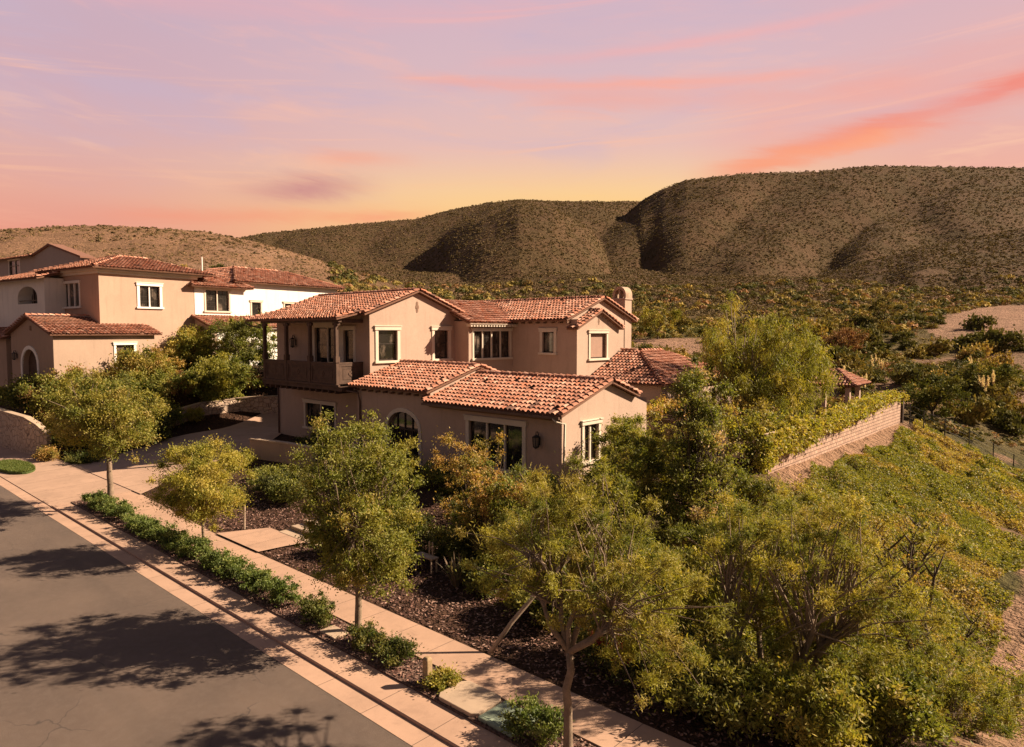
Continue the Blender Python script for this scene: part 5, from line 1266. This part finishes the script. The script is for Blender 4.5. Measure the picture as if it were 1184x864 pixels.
# ------------------------------------------------------------------ sky, sun, camera
SUN_AZ, SUN_EL = R(50), R(33)   # azimuth measured from +X towards +Y
w = bpy.data.worlds.new('World'); scn.world = w; w.use_nodes = True
nt = NT(w.node_tree); nt.n.clear()
g = nt.node('ShaderNodeTexCoord').outputs['Generated']
rot = nt.node('ShaderNodeVectorRotate', {'rotation_type': 'Z_AXIS'}, Vector=g, Angle=-YAW)
sp = nt.node('ShaderNodeSeparateXYZ', None, Vector=rot)
az = nt.m('MULTIPLY', nt.m('ARCTAN2', sp.outputs[0], sp.outputs[1]), 180/math.pi)
el = nt.m('MULTIPLY', nt.m('ARCSINE', sp.outputs[2]), 180/math.pi)
def col(c, k=1.): return tuple(v*k for v in lin(c))
eln = nt.mr(el, 0, 60, 0, 1)
top = [(.53, col((132,120,130))), (.68, col((86,86,98))), (1, col((72,78,94)))]  # unseen zenith dimmed to cut the ambient light
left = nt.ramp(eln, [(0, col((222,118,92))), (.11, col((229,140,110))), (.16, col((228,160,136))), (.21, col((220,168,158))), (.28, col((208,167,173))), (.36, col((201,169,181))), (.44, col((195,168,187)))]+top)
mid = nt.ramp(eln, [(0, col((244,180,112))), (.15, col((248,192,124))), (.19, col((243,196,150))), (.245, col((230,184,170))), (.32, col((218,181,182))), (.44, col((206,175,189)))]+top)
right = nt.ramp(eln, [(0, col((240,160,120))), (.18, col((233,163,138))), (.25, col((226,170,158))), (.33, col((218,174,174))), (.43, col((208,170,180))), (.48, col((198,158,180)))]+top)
fl = nt.mr(az, -34, -3, 1, 0, True); frr = nt.mr(az, 12, 34, 0, 1, True)
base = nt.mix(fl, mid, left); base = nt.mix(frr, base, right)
# streaked clouds
cv = nt.node('ShaderNodeCombineXYZ', None, X=nt.m('MULTIPLY', az, .045), Y=nt.m('ADD', nt.m('MULTIPLY', el, .26), nt.m('MULTIPLY', az, .02)))
c1 = nt.noise(cv, 1.0, 6, .6, .8); c2 = nt.noise(cv, 2.6, 6, .62, 1.2)
cm = nt.mr(nt.m('ADD', nt.m('MULTIPLY', c1, .65), nt.m('MULTIPLY', c2, .35)), .5, .66, 0, 1, True)
cm = nt.m('MULTIPLY', cm, nt.mr(el, 5, 12, .15, 1))
pink = nt.ramp(eln, [(0, col((240,140,104))), (.2, col((246,186,150))), (.32, col((240,184,168))), (.45, col((226,172,180))), (.7, col((70,70,84))), (1, col((52,58,72)))])
base = nt.mix(nt.m('MULTIPLY', cm, .6), base, pink)
# blue-mauve gaps
cv2 = nt.node('ShaderNodeCombineXYZ', None, X=nt.m('MULTIPLY', az, .03), Y=nt.m('MULTIPLY', el, .16), Z=4.)
gp = nt.mr(nt.noise(cv2, 1.3, 5, .55, .6), .5, .68, 0, .55, True)
base = nt.mix(nt.m('MULTIPLY', gp, nt.mr(el, 9, 18, 0, 1)), base, col((196,174,192)))
st = nt.node('ShaderNodeCombineXYZ', None, X=nt.m('MULTIPLY', az, .035), Y=nt.m('SUBTRACT', nt.m('MULTIPLY', el, .75), nt.m('MULTIPLY', az, .05)), Z=2.)
sn = nt.mr(nt.noise(st, 1.2, 7, .62, .5), .54, .72, 0, 1, True)
base = nt.mix(nt.m('MULTIPLY', sn, nt.mr(el, 7, 14, .2, .8)), base, pink)
glow = nt.m('POWER', 2.718, nt.m('MULTIPLY', nt.m('ADD', nt.m('POWER', nt.m('DIVIDE', nt.m('SUBTRACT', az, 6.), 17.), 2.), nt.m('POWER', nt.m('DIVIDE', nt.m('SUBTRACT', el, 9.8), 2.7), 2.)), -1.))
base = nt.mix(nt.m('MULTIPLY', glow, nt.m('ADD', .62, nt.m('MULTIPLY', sn, .35))), base, col((255,205,112)))
def band(a0, e0, slope, wid, a1, a2, strength, c, base, curve=0., ns=1.):
    cen = nt.m('ADD', nt.m('MULTIPLY', nt.m('SUBTRACT', az, a0), slope), e0)
    dd = nt.m('SUBTRACT', el, cen)
    dd = nt.m('ADD', dd, nt.m('MULTIPLY', nt.m('SUBTRACT', c2, .5), wid*2.2*ns))
    gsn = nt.m('POWER', 2.718, nt.m('MULTIPLY', nt.m('MULTIPLY', dd, dd), -1/(wid*wid)))
    k = nt.m('MULTIPLY', gsn, nt.m('MULTIPLY', nt.mr(az, a1, a1+8, 0, 1, True), nt.mr(az, a2-8, a2, 1, 0, True)))
    k = nt.m('MULTIPLY', k, nt.mr(c1, .3, .6, .45, 1.))
    return nt.mix(nt.m('MULTIPLY', k, strength), base, c)
base = band(30, 14.9, .2, .95, 13, 75, .95, col((238,122,92)), base)
base = band(22, 13.2, .12, .8, 13, 34, .75, col((255,160,96)), base)
base = band(26, 16.6, .2, 1.9, 12, 75, .4, col((238,158,140)), base)
base = band(0, 19.5, -.03, .5, -12, 28, .85, col((250,166,140)), base)
base = band(10, 21.5, .05, .4, -6, 40, .5, col((246,170,160)), base)
base = band(-25, 23, .06, .8, -45, 5, .4, col((236,172,172)), base)
base = band(6, 18.2, -.05, .8, -2, 36, .5, col((244,160,136)), base)
base = band(-16.5, 11.2, .05, .95, -24, -9, .75, col((190,112,118)), base)
base = band(-14, 13.7, .0, .6, -19, -6, .7, col((248,160,120)), base)
base = band(-18, 9.0, .05, .6, -34, -3, .5, col((246,130,88)), base)
base = nt.mix(nt.mr(nt.m('ABSOLUTE', az), 55, 100, 0, .8, True), base, (.09, .08, .08))  # unseen sky beside and behind the camera darkened, for less ambient light
below = nt.mr(el, -1.5, 0, 1, 0)
base = nt.mix(below, base, (.12, .08, .05))
sky = nt.node('ShaderNodeTexSky', {'sky_type': 'NISHITA', 'sun_disc': False, 'sun_elevation': SUN_EL, 'sun_rotation': R(90)-SUN_AZ})
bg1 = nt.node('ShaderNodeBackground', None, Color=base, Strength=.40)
bg2 = nt.node('ShaderNodeBackground', None, Color=sky, Strength=.006)
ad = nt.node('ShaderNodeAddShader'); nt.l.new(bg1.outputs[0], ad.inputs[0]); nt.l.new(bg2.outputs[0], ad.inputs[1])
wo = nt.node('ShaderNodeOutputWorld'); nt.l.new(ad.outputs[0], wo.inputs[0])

sl = bpy.data.lights.new('sun', 'SUN'); sl.energy = 5.0; sl.angle = R(.55); sl.color = (1., .78, .56)
so = bpy.data.objects.new('sun', sl); COL.objects.link(so)
dirv = Vector((math.cos(SUN_EL)*math.cos(SUN_AZ), math.cos(SUN_EL)*math.sin(SUN_AZ), math.sin(SUN_EL)))
so.rotation_euler = dirv.to_track_quat('Z', 'Y').to_euler(); so.location = dirv*60

cam = bpy.data.cameras.new('camera'); co = bpy.data.objects.new('camera', cam); COL.objects.link(co)
cam.sensor_width = 36; cam.lens = 789/1184*36; cam.clip_start = .1; cam.clip_end = 4000
co.location = (0, 0, CAMH); co.rotation_euler = (R(90)-math.atan(48/789.), 0, YAW)
scn.camera = co
vs = scn.view_settings; vs.view_transform = 'Standard'; vs.look = 'None'; vs.exposure = 1.3; vs.gamma = 1
scn.cycles.max_bounces = 6; scn.cycles.transparent_max_bounces = 4; scn.cycles.diffuse_bounces = 3; scn.cycles.glossy_bounces = 2
scn.cycles.use_denoising = True
